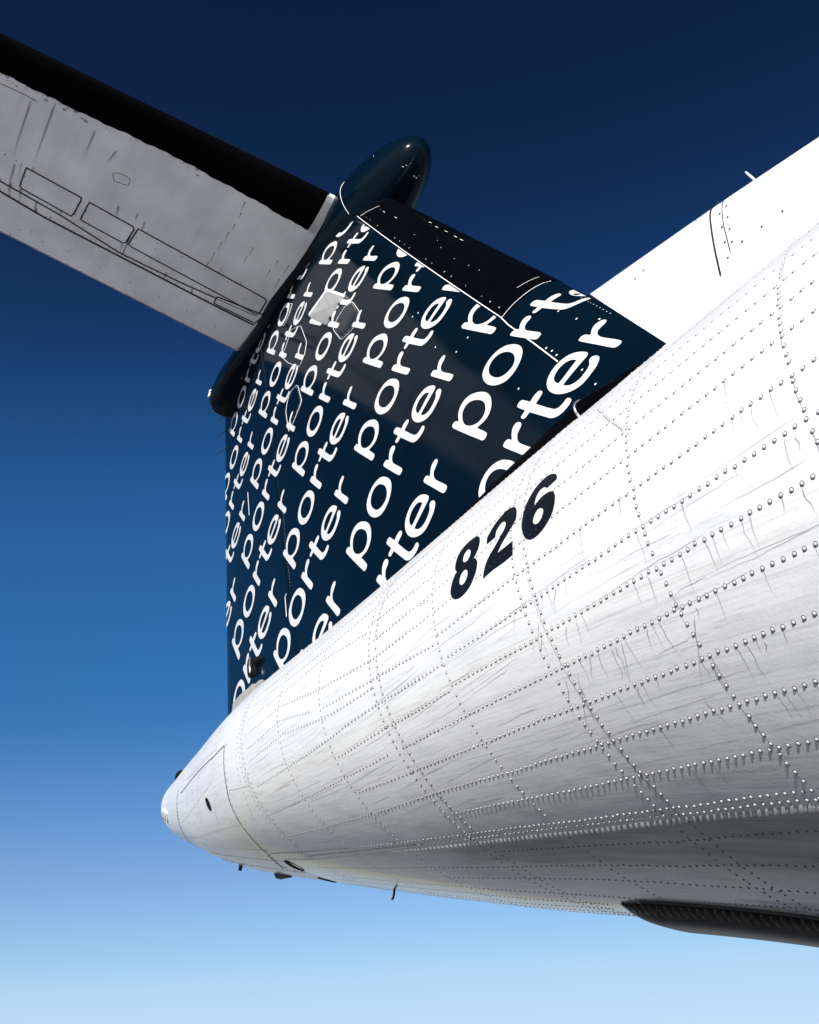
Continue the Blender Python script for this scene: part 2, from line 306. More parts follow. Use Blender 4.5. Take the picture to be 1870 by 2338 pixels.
def resamp(pts, step):
    P = np.asarray(pts, float); d = np.r_[0, np.cumsum(np.linalg.norm(np.diff(P, axis=0), axis=1))]
    n = max(2, int(round(d[-1] / step)) + 1); t = np.linspace(0, d[-1], n)
    return np.stack([np.interp(t, d, P[:, i]) for i in range(P.shape[1])], 1)
def smooth_poly(pts, sub=3, lim=50):
    P = np.asarray(pts, float); n = len(P); o = []
    for i in range(n):
        p0, p1, p2, p3 = P[i - 1], P[i], P[(i + 1) % n], P[(i + 2) % n]
        def ang(a, b, c):
            u, v = b - a, c - b; return math.degrees(math.acos(max(-1, min(1, u @ v / (np.linalg.norm(u) * np.linalg.norm(v) + 1e-12)))))
        L = np.linalg.norm(p2 - p1)
        t1 = (p2 - p0) / (np.linalg.norm(p2 - p1) + np.linalg.norm(p1 - p0)) * L if ang(p0, p1, p2) < lim else (p2 - p1)
        t2 = (p3 - p1) / (np.linalg.norm(p3 - p2) + np.linalg.norm(p2 - p1)) * L if ang(p1, p2, p3) < lim else (p2 - p1)
        for k in range(sub):
            t = k / sub; h = t * t * t
            o.append((2 * h - 3 * t * t + 1) * p1 + (h - 2 * t * t + t) * t1 + (-2 * h + 3 * t * t) * p2 + (h - t * t) * t2)
    return np.array(o)

# ------------------------------------------------------------------ shape functions
KX = np.array([0, .1, .4, 1, 2, 3.2, 4.6, 7.0]); KN = np.sqrt(KX)
FW = np.array([1e-05, .1981, .27601, .40769, .61909, .78096, .96217, 1.24096])
FH = np.array([4e-05, .1749, .26303, .39372, .52194, .6484, .81064, 1.3319])
FC = np.array([3.95472, 3.98638, 3.9286, 3.7923, 3.58331, 3.32932, 3.06544, 2.47703])
FG = (-.00187, -.08455, -.06813, -.03955, -.04524)
def spl(v, u):
    m = np.empty(len(KN)); d = np.diff(v) / np.diff(KN); hh = np.diff(KN)
    m[0] = d[0]; m[-1] = d[-1]; m[1:-1] = (d[:-1] * hh[1:] + d[1:] * hh[:-1]) / (hh[1:] + hh[:-1])
    i = np.clip(np.searchsorted(KN, u) - 1, 0, len(KN) - 2); h = KN[i + 1] - KN[i]; t = (u - KN[i]) / h
    return (2*t**3-3*t**2+1)*v[i] + (t**3-2*t**2+t)*h*m[i] + (-2*t**3+3*t**2)*v[i+1] + (t**3-t**2)*h*m[i+1]
def fus(X, a, off=0.0):
    X = np.asarray(X, float); a = np.asarray(a, float)
    Xc = np.minimum(X, 7.0); u = np.sqrt(np.maximum(Xc, 1e-9)); e = np.clip((X - 7) / 3.0, 0, 1); e = e * (2 - e)
    w = spl(FW, u) * (1 - e) + 1.345 * e; h = spl(FH, u) * (1 - e) + 1.345 * e; c = spl(FC, u) * (1 - e) + 2.49 * e
    sa = np.sin(a); ca = np.cos(a); n = 2 + FG[0]; k = (np.abs(ca) ** n + np.abs(sa) ** n) ** (-1 / n); sa = sa * k; ca = ca * k
    fx = np.minimum(Xc / 4, 1.5) * (1 - e)
    wy = w * ca * (1 + (FG[1] * (1 - e) + FG[2] * fx) * sa + (FG[3] * (1 - e) + FG[4] * fx) * sa ** 2)
    P = np.stack([X + 0 * a, -wy, c + h * sa], -1)
    return P if np.all(off == 0) else P + fnorm(X, a) * np.asarray(off)[..., None] if np.ndim(off) else P + fnorm(X, a) * off
def fnorm(X, a):
    e = 1e-4; X = np.asarray(X, float)
    A = fus(X, a + e) - fus(X, a - e); B = fus(X + e, a) - fus(np.maximum(X - e, 1e-6), a)
    n = np.cross(B, A); n /= np.linalg.norm(n, axis=-1, keepdims=True) + 1e-15
    P = fus(X, a); c = P.copy(); c[..., 1] = 0; c[..., 2] = fus(X, 0 * a)[..., 2]
    s = np.sign(((P - c) * n).sum(-1, keepdims=True)); s[s == 0] = 1
    return n * s
NAVX = lambda z: 3.909 - .54 * (z - 5.116)
ZK = 5.116
def leline(z): return 3.36237 - .60662 * (z - 6)
def teline(z): return .53967 - .34675 * (z - 4.2)
def hinge(z): return 1.06 - .39 * (z - 5.957)
def naca(u): u = np.clip(u, 0, 1); return .2969*np.sqrt(u)-.126*u-.3516*u**2+.2843*u**3-.1036*u**4
def fin_t(x, z):
    te = teline(z); le = leline(z); c = le - te; u = (le - x) / c
    base = 5 * .1384 * c * naca(np.clip(u, 1e-6, 1))
    s = np.clip((3.909 + (5.116 - z) / .301 - x) / 1.0, 0, 4)      # metres behind the dorsal fin's own leading edge
    d = .085 * (1 - np.exp(-s / .35)) ** .5
    d = np.where(z < ZK + .0, d, 0) * np.clip((ZK - z) / .25, 0, 1) ** .5
    return np.sqrt(base ** 2 + np.where(u < .12, d, d * np.clip((.35 - u) / .23, 0, 1)) ** 2)
def fin(x, z, off=0.0, side=-1):
    x = np.asarray(x, float); z = np.asarray(z, float)
    return np.stack([x, side * (fin_t(x, z) + off), z], -1)
SLE, STE, SZ = D['stl']
def sle(y): return SLE[0] * -abs(y) + SLE[1] if np.ndim(y) == 0 else SLE[0] * -np.abs(y) + SLE[1]
def ste(y): return STE[0] * -np.abs(y) + STE[1]
def stab_t(x, y):
    c = sle(y) - ste(y); return 5 * .105 * c * naca((sle(y) - x) / c)
def stab(x, y, off=0.0, up=-1):
    x = np.asarray(x, float); y = np.asarray(y, float)
    return np.stack([x, y, SZ + up * (stab_t(x, y) + off)], -1)
BX = (2.507, 1.404, .321, .341, 8.311)
def bullet(x, th, off=0.0):
    x = np.asarray(x, float); th = np.asarray(th, float)
    t = np.clip((x - BX[1]) / (BX[0] - BX[1]), 0, 1); k = np.sqrt(np.maximum(1 - t ** 2.232, 0))
    w = np.interp(x, [-.89, -.86, -.8, -.6, -.2, .24, .55, .92, 1.1, 1.35, 1.5, 1.7, 1.95], [.135, .165, .20, .222, .222, .228, .27, .285, .285, .28, .284, .306, .321])
    hu = np.interp(x, [-.89, -.8, .2, .8, 1.4], [.12, .2, .3, .335, .341]); hl = np.interp(x, [-.89, -.8, .2, 1.0, 1.2, 1.4, 1.55, 1.75, 1.95], [.115, .12, .125, .135, .165, .225, .28, .328, .341])
    sa, ca = np.sin(th), np.cos(th); h = np.where(sa > 0, hu, hl)
    n = np.interp(x, [-.7, .2, 1.0, 1.6], [3.4, 3.2, 2.6, 2.0]); r = (np.abs(sa) ** n + np.abs(ca) ** n) ** (-1 / n)
    return np.stack([x, -(w * k + off) * ca * r, BX[4] + (h * k + off) * sa * r], -1)

# ------------------------------------------------------------------ materials
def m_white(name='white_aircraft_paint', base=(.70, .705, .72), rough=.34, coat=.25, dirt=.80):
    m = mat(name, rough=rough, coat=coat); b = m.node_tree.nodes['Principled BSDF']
    uv = N(m, 'ShaderNodeUVMap', uv_map='skin')
    mp = N(m, 'ShaderNodeMapping'); mp.inputs['Scale'].default_value = (.9, 52, 1); mp.inputs['Rotation'].default_value = (0, 0, .0); LK(m, uv.outputs[0], mp.inputs[0])
    n1 = N(m, 'ShaderNodeTexNoise', i_Scale=1.6, i_Detail=6.0, i_Roughness=.6, i_Distortion=.35); LK(m, mp.outputs[0], n1.inputs[0])
    lines = ramp(m, n1.outputs[0], [(0, 1.0), (.494, 1.0), (.5, .45), (.506, 1.0), (1, 1.0)])
    n2 = N(m, 'ShaderNodeTexNoise', i_Scale=2.2, i_Detail=4.0); LK(m, uv.outputs[0], n2.inputs[0])
    mask = ramp(m, n2.outputs[0], [(.40, 0.0), (.60, .95)])
    mx = N(m, 'ShaderNodeMix', data_type='RGBA', blend_type='MIX'); LK(m, mask, mx.inputs[0]); mx.inputs[6].default_value = (1, 1, 1, 1); LK(m, lines, mx.inputs[7])
    mp2 = N(m, 'ShaderNodeMapping'); mp2.inputs['Scale'].default_value = (2.5, 16, 1); LK(m, uv.outputs[0], mp2.inputs[0])
    n3 = N(m, 'ShaderNodeTexNoise', i_Scale=1.0, i_Detail=8.0, i_Roughness=.68); LK(m, mp2.outputs[0], n3.inputs[0])
    smear = ramp(m, n3.outputs[0], [(.28, dirt), (.5, .5 + .5 * dirt + .05), (.7, 1.0)])
    n4 = N(m, 'ShaderNodeTexNoise', i_Scale=160.0, i_Detail=3.0); LK(m, uv.outputs[0], n4.inputs[0])
    grain = ramp(m, n4.outputs[0], [(.3, .93), (.7, 1.0)])
    mp4 = N(m, 'ShaderNodeMapping'); mp4.inputs['Scale'].default_value = (3.0, 170, 1); mp4.inputs['Rotation'].default_value = (0, 0, .10); LK(m, uv.outputs[0], mp4.inputs[0])
    n6 = N(m, 'ShaderNodeTexNoise', i_Scale=1.0, i_Detail=5.0, i_Roughness=.6); LK(m, mp4.outputs[0], n6.inputs[0])
    brushed = ramp(m, n6.outputs[0], [(.32, .80), (.5, .97), (.68, 1.0)])
    c = N(m, 'ShaderNodeRGB'); c.outputs[0].default_value = (*base, 1)
    LK(m, mul(m, mul(m, mul(m, mul(m, c.outputs[0], mx.outputs[2]), smear), grain), brushed), b.inputs['Base Color'])
    mp3 = N(m, 'ShaderNodeMapping'); mp3.inputs['Scale'].default_value = (4, 7, 1); LK(m, uv.outputs[0], mp3.inputs[0])
    n5 = N(m, 'ShaderNodeTexNoise', i_Scale=1.3, i_Detail=5.0); LK(m, mp3.outputs[0], n5.inputs[0])
    bu = N(m, 'ShaderNodeBump', i_Strength=.10, i_Distance=.02); LK(m, n5.outputs[0], bu.inputs['Height'])
    bu2 = N(m, 'ShaderNodeBump', i_Strength=.12, i_Distance=.002); LK(m, n4.outputs[0], bu2.inputs['Height']); LK(m, bu.outputs[0], bu2.inputs['Normal'])
    LK(m, bu2.outputs[0], b.inputs['Normal'])
    return m
def m_navy():
    m = mat('navy_gloss_paint', rough=.11, coat=0, spec=.10); b = m.node_tree.nodes['Principled BSDF']
    tc = N(m, 'ShaderNodeTexCoord'); n = N(m, 'ShaderNodeTexNoise', i_Scale=3.0, i_Detail=6.0); LK(m, tc.outputs['Object'], n.inputs[0])
    r = ramp(m, n.outputs[0], [(.3, (.0006, .0038, .0082)), (.7, (.0009, .0050, .0100))]); LK(m, r, b.inputs['Base Color'])
    n2 = N(m, 'ShaderNodeTexNoise', i_Scale=420.0, i_Detail=2.0); LK(m, tc.outputs['Object'], n2.inputs[0])
    bu = N(m, 'ShaderNodeBump', i_Strength=.05, i_Distance=.001); LK(m, n2.outputs[0], bu.inputs['Height']); LK(m, bu.outputs[0], b.inputs['Normal'])
    return m
def m_grey():
    m = mat('weathered_white_stabilizer_paint', rough=.42, coat=.1); b = m.node_tree.nodes['Principled BSDF']
    tc = N(m, 'ShaderNodeTexCoord')
    mp = N(m, 'ShaderNodeMapping'); mp.inputs['Scale'].default_value = (.5, 5, 1); LK(m, tc.outputs['Object'], mp.inputs[0])
    n1 = N(m, 'ShaderNodeTexNoise', i_Scale=1.5, i_Detail=7.0, i_Roughness=.62); LK(m, mp.outputs[0], n1.inputs[0])
    st = ramp(m, n1.outputs[0], [(.28, .88), (.5, .97), (.72, 1.0)])
    n2 = N(m, 'ShaderNodeTexNoise', i_Scale=3.0, i_Detail=5.0); LK(m, tc.outputs['Object'], n2.inputs[0])
    cl = ramp(m, n2.outputs[0], [(.3, (.74, .74, .75)), (.7, (.94, .94, .95))])
    n3 = N(m, 'ShaderNodeTexNoise', i_Scale=260.0, i_Detail=2.0); LK(m, tc.outputs['Object'], n3.inputs[0])
    gr = ramp(m, n3.outputs[0], [(.3, .9), (.7, 1.0)])
    LK(m, mul(m, mul(m, cl, st), gr), b.inputs['Base Color'])
    return m
def m_noise(name, c0, c1, scale, rough, bump=.1, **k):
    m = mat(name, rough=rough, **k); b = m.node_tree.nodes['Principled BSDF']
    tc = N(m, 'ShaderNodeTexCoord'); n = N(m, 'ShaderNodeTexNoise', i_Scale=scale, i_Detail=6.0); LK(m, tc.outputs['Object'], n.inputs[0])
    LK(m, ramp(m, n.outputs[0], [(.3, c0), (.7, c1)]), b.inputs['Base Color'])
    if bump:
        bu = N(m, 'ShaderNodeBump', i_Strength=bump, i_Distance=.002); LK(m, n.outputs[0], bu.inputs['Height']); LK(m, bu.outputs[0], b.inputs['Normal'])
    return m
def m_stain(name, col, alpha):
    m = mat(name, col=col, rough=.6); b = m.node_tree.nodes['Principled BSDF']
    uv = N(m, 'ShaderNodeUVMap', uv_map='skin'); sp = N(m, 'ShaderNodeSeparateXYZ'); LK(m, uv.outputs[0], sp.inputs[0])
    a = ramp(m, sp.outputs[0], [(0, 0.0), (.35, .9), (.5, 1.0), (.65, .9), (1, 0.0)]); l = ramp(m, sp.outputs[1], [(0, .2), (.12, 1.0), (.55, .7), (1, 0.0)])
    q = N(m, 'ShaderNodeMath', operation='MULTIPLY'); LK(m, a, q.inputs[0]); LK(m, l, q.inputs[1])
    q2 = N(m, 'ShaderNodeMath', operation='MULTIPLY'); LK(m, q.outputs[0], q2.inputs[0]); q2.inputs[1].default_value = alpha
    LK(m, q2.outputs[0], b.inputs['Alpha']); return m
WHITE = m_white(); BELLY = m_white('grey_belly_skin', (.46, .46, .465), .24, .35, .42); NAVY = m_navy(); GREY = m_grey()  # BELLY has a darker grey base and stronger streaks than WHITE
LETTER = m_noise('white_vinyl_lettering', (.45, .46, .475), (.50, .505, .515), 6, .35, 0)
BLACKP = m_noise('black_fleet_number_paint', (.003, .004, .007), (.005, .006, .009), 40, .4, 0, spec=.2)
BOOT = m_noise('black_deice_rubber', (.0008, .0008, .0013), (.0014, .0014, .0020), 12, .38, .02, spec=.03)
RUB = m_noise('ribbed_black_rubber', (.020, .019, .018), (.042, .040, .038), 30, .42, .25, spec=.35)
SEAL = m_noise('dark_panel_sealant', (.004, .004, .005), (.012, .012, .013), 60, .6, 0)
SEALW = m_noise('pale_sealant_edge', (.62, .62, .63), (.78, .78, .78), 60, .5, 0)
BLK = mat('black_hole_shadow_liner', (.004, .004, .004), .8, spec=.1)
METAL = m_noise('bare_aluminium', (.55, .56, .58), (.72, .72, .73), 25, .32, .1, metal=.9)
LIP = m_noise('grey_sealed_lip', (.20, .19, .18), (.32, .31, .30), 30, .5, .1)
PLATE = m_noise('off_white_antenna_plastic', (.56, .56, .57), (.68, .68, .68), 22, .4, .05)
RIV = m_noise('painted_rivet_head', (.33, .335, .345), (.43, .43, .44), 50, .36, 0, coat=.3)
ARIV = m_noise('darker_rivet_head', (.20, .20, .205), (.34, .34, .345), 40, .4, 0)  # darker heads for the aft rows
BRIV = m_noise('shade_toned_rivet_head', (.045, .045, .047), (.08, .08, .082), 50, .3, 0, coat=.3)  # belly rivet heads, shade put into their dark colour
RIVSHADE = mat('rivet_shade_ring', (.055, .055, .06), .7)  # dark ring painting contact shade round each rivet head
FINE = m_noise('fine_joint_grime', (.20, .20, .205), (.48, .48, .49), 40, .6, 0)
FAST = mat('dark_fastener', (.012, .012, .013), .6)
DRIP = m_stain('dark_drip_stain', (.10, .10, .105), .6)
PALE = m_stain('pale_rain_streak', (.85, .84, .82), .55)
SOOT = m_stain('soot_streak', (.10, .095, .10), .5)
CONC = m_noise('pale_concrete_apron', (.58, .545, .50), (.68, .645, .60), 1.2, .8, .1)

# ------------------------------------------------------------------ setting
g = obj('apron', [(-1500, -1500, 0), (1500, -1500, 0), (1500, 1500, 0), (-1500, 1500, 0)], [(0, 1, 2, 3)], CONC, smooth=False)
g['kind'] = 'structure'
g2 = obj('unseen_dark_pad', [(-9, -4.6, .004), (24, -4.6, .004), (24, 4.6, .004), (-9, 4.6, .004)], [(0, 1, 2, 3)], m_noise('dark_pad_grey', (.09, .088, .085), (.13, .127, .122), 8, .85, .2), smooth=False)  # unseen dark pad, added to cut ground bounce onto the belly
g2['kind'] = 'structure'

# ------------------------------------------------------------------ the aircraft
PLANE = empty('airliner', (3.0, 0, 0))
PLANE['label'] = 'white turboprop airliner tail with navy fin covered in rows of white words'
PLANE['category'] = 'airplane'
def part(o):                                   # keeps world placement under the aircraft's empty
    o.parent = PLANE; o.matrix_parent_inverse = Matrix.Translation((-3.0, 0, 0)); return o

# fuselage -------------------------------------------------------
xs = np.r_[np.linspace(.012, 2.65, 190) ** 2, np.linspace(7.1, 15, 30)]
na = 192; aa = np.linspace(-np.pi, np.pi, na, endpoint=False)
P = fus(xs[:, None] + 0 * aa[None], aa[None] + 0 * xs[:, None])
mb = MB(); mb.grid(P, closev=True)
nb = len(mb.v); mb.v.append((0.0, 0.0, float(FC[0]))); mb.f += [(nb, (j + 1) % na, j) for j in range(na)]
L0 = (len(xs) - 1) * na; mb.f.append(tuple(L0 + j for j in range(na)))
FUS = part(mb.obj('fuselage', WHITE))
me = FUS.data; uvl = me.uv_layers.new(name='skin')
def skin_uv(me, uvl):
    n = len(me.vertices); co = np.empty(n * 3); me.vertices.foreach_get('co', co); co = co.reshape(-1, 3)
    Xc = np.clip(co[:, 0], 0, 7); c = spl(FC, np.sqrt(np.maximum(Xc, 1e-9))); a = np.arctan2(co[:, 2] - c, -co[:, 1])
    li = np.empty(len(me.loops), int); me.loops.foreach_get('vertex_index', li)
    v = a[li].copy(); ls = np.array([p.loop_start for p in me.polygons]); lt = np.array([p.loop_total for p in me.polygons])
    pid = np.repeat(np.arange(len(ls)), lt); mxp = np.maximum.reduceat(v, ls); v = np.where((mxp[pid] - v) > np.pi, v + 2 * np.pi, v)
    uvl.data.foreach_set('uv', np.stack([co[li, 0], v * .9], 1).ravel())
skin_uv(me, uvl)
bm = bmesh.new(); bm.from_mesh(me); bmesh.ops.recalc_face_normals(bm, faces=bm.faces); bm.to_mesh(me); bm.free()

# rivet rows: each a polyline of (station, angle in degrees)
def R_(*p): return np.array(p, float)
up = lambda o, base: [(x, a + o) for x, a in base]
S1 = [(6.3, -7.5), (5.27, -13.5), (4.84, -16.8), (4.48, -19.4), (4.07, -21.2)]
rows = []
rows += [([(6.3, -1.5), (5.2, -8.3), (4.96, -10.2), (4.6, -12.8), (4.36, -14.2), (4.05, -16)], .022), (S1, .022),
 ([(6.3, -13), (5.23, -19.4), (4.98, -21.4), (4.72, -23.4), (4.39, -25.5), (4.04, -26.6)], .022),
 ([(6.3, -19), (5.18, -25.6), (4.86, -27.9), (4.58, -30.1), (4.22, -32), (3.66, -34.4)], .022),
 ([(6.3, -25), (5.1, -32.1), (4.79, -34.7), (4.5, -36.5), (4.07, -38.4), (3.24, -41.2)], .022),
 ([(6.3, -31), (5.03, -38.7), (4.67, -41.6), (4.4, -43.3), (4.1, -44.7), (3.69, -45.6), (3.36, -47), (3.02, -48.9), (2.35, -53.1)], .022),
 ([(6.3, -37), (4.96, -45), (4.7, -47.2), (4.49, -48.6), (4.23, -50), (3.92, -50.7), (3.66, -51.2)], .022),
 ([(6.3, -42), (4.87, -51.4), (4.59, -53.8), (4.35, -55.2), (4.12, -56.2), (3.86, -56.5), (3.33, -57.2), (2.81, -59.2), (2.3, -61.5), (1.92, -62.9)], .021),
 ([(6.3, -43.6), (4.84, -52.8), (4.55, -55.3), (4.19, -57), (3.73, -58), (3.21, -58.8), (2.76, -61.1), (2.33, -63.6)], .021),
 ([(6.3, -48), (4.77, -57.8), (4.38, -61.2), (3.99, -62.2), (3.66, -62.5)], .022),
 ([(6.3, -55), (4.69, -64.6), (4.28, -67.3), (3.65, -67.5), (3.21, -67.3), (2.91, -68.6), (2.26, -71.4)], .022),
 ([(6.3, -63), (4.57, -71.7), (4.28, -72.8), (3.81, -72), (3.2, -72)], .022),
 ([(6, -72), (4.51, -77.7), (4.07, -80.6), (3.57, -78.5), (3.17, -77.3), (2.38, -78)], .018),
 ([(3.75, -84.5), (3.2, -82), (2.1, -83)], .016), ([(3.72, -88), (2.0, -88)], .016),
 ([(6.2, 5.5), (5.08, -3.4), (4.88, -5.1), (4.62, -7.1), (4.45, -8.4), (4.05, -10.6)], .022), ([(6.2, 10), (4.98, .8), (4.62, -2.0), (4.2, -5), (3.66, -7)], .022),
 ([(6.2, 15.5), (4.9, 5.5), (4.5, 3), (4.11, -.9), (3.6, -.9)], .022), ([(6.2, 21), (4.9, 11), (4.4, 7.5), (3.6, 5), (2.4, 3)], .022), ([(6.2, 26), (4.9, 16.5), (4.4, 13), (3.6, 11), (2.4, 8)], .022),
 ([(6.2, 31), (4.9, 22), (4.4, 19), (3.6, 17), (2.4, 14)], .022), ([(6.2, 36), (4.9, 27), (4.4, 24.5), (3.6, 22), (2.4, 20)], .022), ([(6.2, 41), (4.9, 32), (4.4, 30), (3.6, 28), (2.4, 26)], .022), ([(5, 38), (3.6, 34), (2.4, 32)], .022),
 ([(4.02, -17.5), (3.66, -16.9), (3.22, -16.3)], .022), ([(4.02, -10.7), (3.65, -11.9), (3.22, -10), (2.8, -7), (2.36, -10.2)], .022), ([(4.05, -22), (3.64, -23), (3.41, -23.9), (3.22, -25.4), (2.81, -28.4), (2.38, -31.8)], .022),
 ([(3.6, -2.8), (3.17, .4), (2.78, -1.5), (2.38, -3.2)], .022), ([(3.2, -16), (2.82, -12.4), (2.38, -16.3)], .022), ([(3.62, -18.8), (3.23, -19.3), (2.84, -17.6), (2.38, -21.4)], .022),
 ([(3.64, -28.6), (3.22, -31)], .022), ([(3.57, -34.6), (3.19, -36.6), (2.92, -38.7), (2.62, -40.9), (2.35, -43)], .022), ([(4.03, -6.6), (3.66, -7)], .022), ([(4.03, -27.4), (3.64, -29)], .022)]
FR = {5.26: 1, 4.86: 1, 4.46: 2, 4.04: 1, 3.65: 2, 3.21: 1, 2.79: 1, 2.34: 3, 5.68: 2}
riv = []                                         # station, angle, radius
for pl, sp in rows:
    pl = np.array(sorted(pl)); x = np.arange(pl[0, 0], pl[-1, 0], sp); x = np.where(x < 3.6, 3.6 - (3.6 - x) * 1.22, x); x = x[x >= pl[0, 0]]
    a = np.interp(x, pl[:, 0], pl[:, 1]); riv += [(q, r, .0047) for q, r in zip(x, a)]
    if a.mean() < -58: riv += [(q, -180 - r, .0047) for q, r in zip(x, a)]
for X0, k in FR.items():
    for o in ({1: (0,), 2: (-.026, .026), 3: (-.05, -.015, .012)}[k]):
        a = np.radians(np.linspace(-110, 44, 600)); p_ = fus(np.full(600, X0 + o), a); d = np.r_[0, np.cumsum(np.linalg.norm(np.diff(p_, axis=0), axis=1))]
        t = np.arange(.004, d[-1], .0205); an = np.degrees(np.interp(t, d, a))
        riv += [(X0 + o + (-.012 if (k == 3 and o > 0 and i % 2) else 0), q, .0046) for i, q in enumerate(an)]
def frow(key, sp=.018, r=.0046, da=0.0, ext=None):
    pl = resamp([(x, a) for x, a in D['fus'][key]], .01); p_ = fus(pl[:, 0], pl[:, 1]); d = np.r_[0, np.cumsum(np.linalg.norm(np.diff(p_, axis=0), axis=1))]
    t = np.arange(0, d[-1], sp); return [(np.interp(q, d, pl[:, 0]) + da, math.degrees(np.interp(q, d, pl[:, 1])), r) for q in t]
for k_, sp in (('rows2', .030), ('row3', .027), ('row4', .022), ('row5', .022), ('row6', .022), ('row7', .026), ('row8', .024), ('row0', .02)): riv += frow(k_, sp)
riv += frow('F9', .03, .0044, .018) + frow('F10', .026, .0044, .02) + frow('F10', .026, .0044, -.025) + frow('hatch', .03, .0042, .03) + frow('br_rivets', .012, .004)
for X0 in (.30, 1.12, 1.30, 1.82):                                      # light hoops of the tail cone
    riv += [(X0, q, .0042) for q in np.arange(-84, 40, 4.6 if X0 > .5 else 9)]
for a0_ in (6, -4, -58, -66, -76): riv += [(q, a0_ - (q - 1) * 3, .0042) for q in np.arange(.95, 1.95, .034)]
riv = np.array(riv); riv[:, 2] *= np.where(riv[:, 2] > .004, np.interp(riv[:, 0], [2.2, 3.2, 4.4], [.60, .66, .77]), .8); riv[:, 2] *= np.interp(riv[:, 1], [8, 22], [1, .55]); riv[:, 0] += RNG.normal(0, .0007, len(riv)); riv[:, 1] += RNG.normal(0, .05, len(riv)); riv[:, 0] = np.maximum(riv[:, 0], .02)
# drop rivets that fall on another one
key = {}; keep = []
RP = fus(riv[:, 0], np.radians(riv[:, 1]))
for i, p_ in enumerate(RP):
    c = tuple(np.floor(p_ / .012).astype(int)); ok = True
    for dx in (-1, 0, 1):
        for dy in (-1, 0, 1):
            for dz in (-1, 0, 1):
                for j in key.get((c[0] + dx, c[1] + dy, c[2] + dz), ()):
                    if np.linalg.norm(RP[j] - p_) < .0095: ok = False
    if ok: key.setdefault(c, []).append(i); keep.append(i)
riv = riv[keep]; RP = RP[keep]; RN = fnorm(riv[:, 0], np.radians(riv[:, 1]))
# dome template
def dome(n=8):
    v = []; rr = ((1.0, -.12), (.97, .26), (.74, .55), (.38, .70))
    for r, z in rr: v += [(r * math.cos(2 * math.pi * j / n), r * math.sin(2 * math.pi * j / n), z) for j in range(n)]
    v.append((0, 0, .75)); f = []
    for k in range(len(rr) - 1): f += [(k * n + j, k * n + (j + 1) % n, (k + 1) * n + (j + 1) % n, (k + 1) * n + j) for j in range(n)]
    f += [((len(rr) - 1) * n + j, (len(rr) - 1) * n + (j + 1) % n, len(rr) * n) for j in range(n)]
    return np.array(v), f
DV, DF = dome()
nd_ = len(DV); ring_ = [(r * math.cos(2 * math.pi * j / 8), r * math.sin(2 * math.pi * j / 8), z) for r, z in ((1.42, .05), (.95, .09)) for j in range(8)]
DV = np.concatenate([DV, np.array(ring_)]); DF = DF + [(nd_ + j, nd_ + (j + 1) % 8, nd_ + 8 + (j + 1) % 8, nd_ + 8 + j) for j in range(8)]      # painted shade ring round the head
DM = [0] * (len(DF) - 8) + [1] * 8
def frames(nv):
    nv = np.asarray(nv); t = np.cross(nv, np.array([.3, .2, .93])); t /= np.linalg.norm(t, axis=1)[:, None]; b = np.cross(nv, t)
    return t, b
def dome_field(name, pos, nrm, rad, m, parent, flat=1.0, tmpl=None):
    V0, F0 = tmpl or (DV, DF); t, b = frames(nrm); n = len(pos); k = len(V0)
    V = pos[:, None] + rad[:, None, None] * (V0[None, :, :1] * t[:, None] + V0[None, :, 1:2] * b[:, None] + flat * V0[None, :, 2:] * nrm[:, None])
    F = []; [F.extend([tuple(i * k + q for q in f) for f in F0]) for i in range(n)]
    o = obj(name, V.reshape(-1, 3), F, m, parent, kind='stuff')
    if tmpl is None:
        o.data.materials.append(RIVSHADE); o.data.polygons.foreach_set('material_index', DM * n)
    return o
# digits outline in (station, angle)
DIG = {k: [smooth_poly(np.array(l), 3, 45) for l in v] for k, v in D['dig'].items()}
def inpoly(pt, poly):
    x, y = pt; c = False; j = len(poly) - 1
    for i in range(len(poly)):
        if (poly[i][1] > y) != (poly[j][1] > y) and x < (poly[j][0] - poly[i][0]) * (y - poly[i][1]) / (poly[j][1] - poly[i][1]) + poly[i][0]: c = not c
        j = i
    return c
blk = np.zeros(len(riv), bool)
for i, (x, a, r) in enumerate(riv):
    if 3.6 < x < 4.9 and -30 < a < 20:
        for k, ps in DIG.items():
            if inpoly((x, math.radians(a)), ps[0]) and not any(inpoly((x, math.radians(a)), h) for h in ps[1:]): blk[i] = True
cp = np.array(mw.translation); toc = cp - RP; dist = np.linalg.norm(toc, axis=1); facing = (RN * toc).sum(1) / dist
Rm = np.array(CR); loc = (RP - cp) @ Rm; px = 935 + 2252.8 * loc[:, 0] / -loc[:, 2]; py = 1169 - 2252.8 * loc[:, 1] / -loc[:, 2]
inview = (px > 0) & (px < 1870) & (py > 0) & (py < 2338) & (loc[:, 2] < 0) & (facing > .12)
sc = np.where(inview & ~blk, riv[:, 2] / dist * np.sqrt(np.maximum(facing, 0)), 0); sc[np.radians(riv[:, 1]) < -1.0] *= .3; order = np.argsort(-sc); near = order[:300]; far = np.array([i for i in order[300:] if not blk[i]])
rm_ = bpy.data.meshes.new('rivet'); rm_.from_pydata([tuple(v) for v in DV * .0036], [], DF); rm_.materials.append(RIV); rm_.materials.append(RIVSHADE); rm_.polygons.foreach_set('material_index', DM); rm_.polygons.foreach_set('use_smooth', [True] * len(rm_.polygons))
t_, b_ = frames(RN)
def child(o, parent): o.parent = parent; return o
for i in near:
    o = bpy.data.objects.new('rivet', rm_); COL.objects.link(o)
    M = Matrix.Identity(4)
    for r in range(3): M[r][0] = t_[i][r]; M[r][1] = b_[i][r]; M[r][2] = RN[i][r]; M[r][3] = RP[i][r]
    o.parent = FUS; o.matrix_local = M
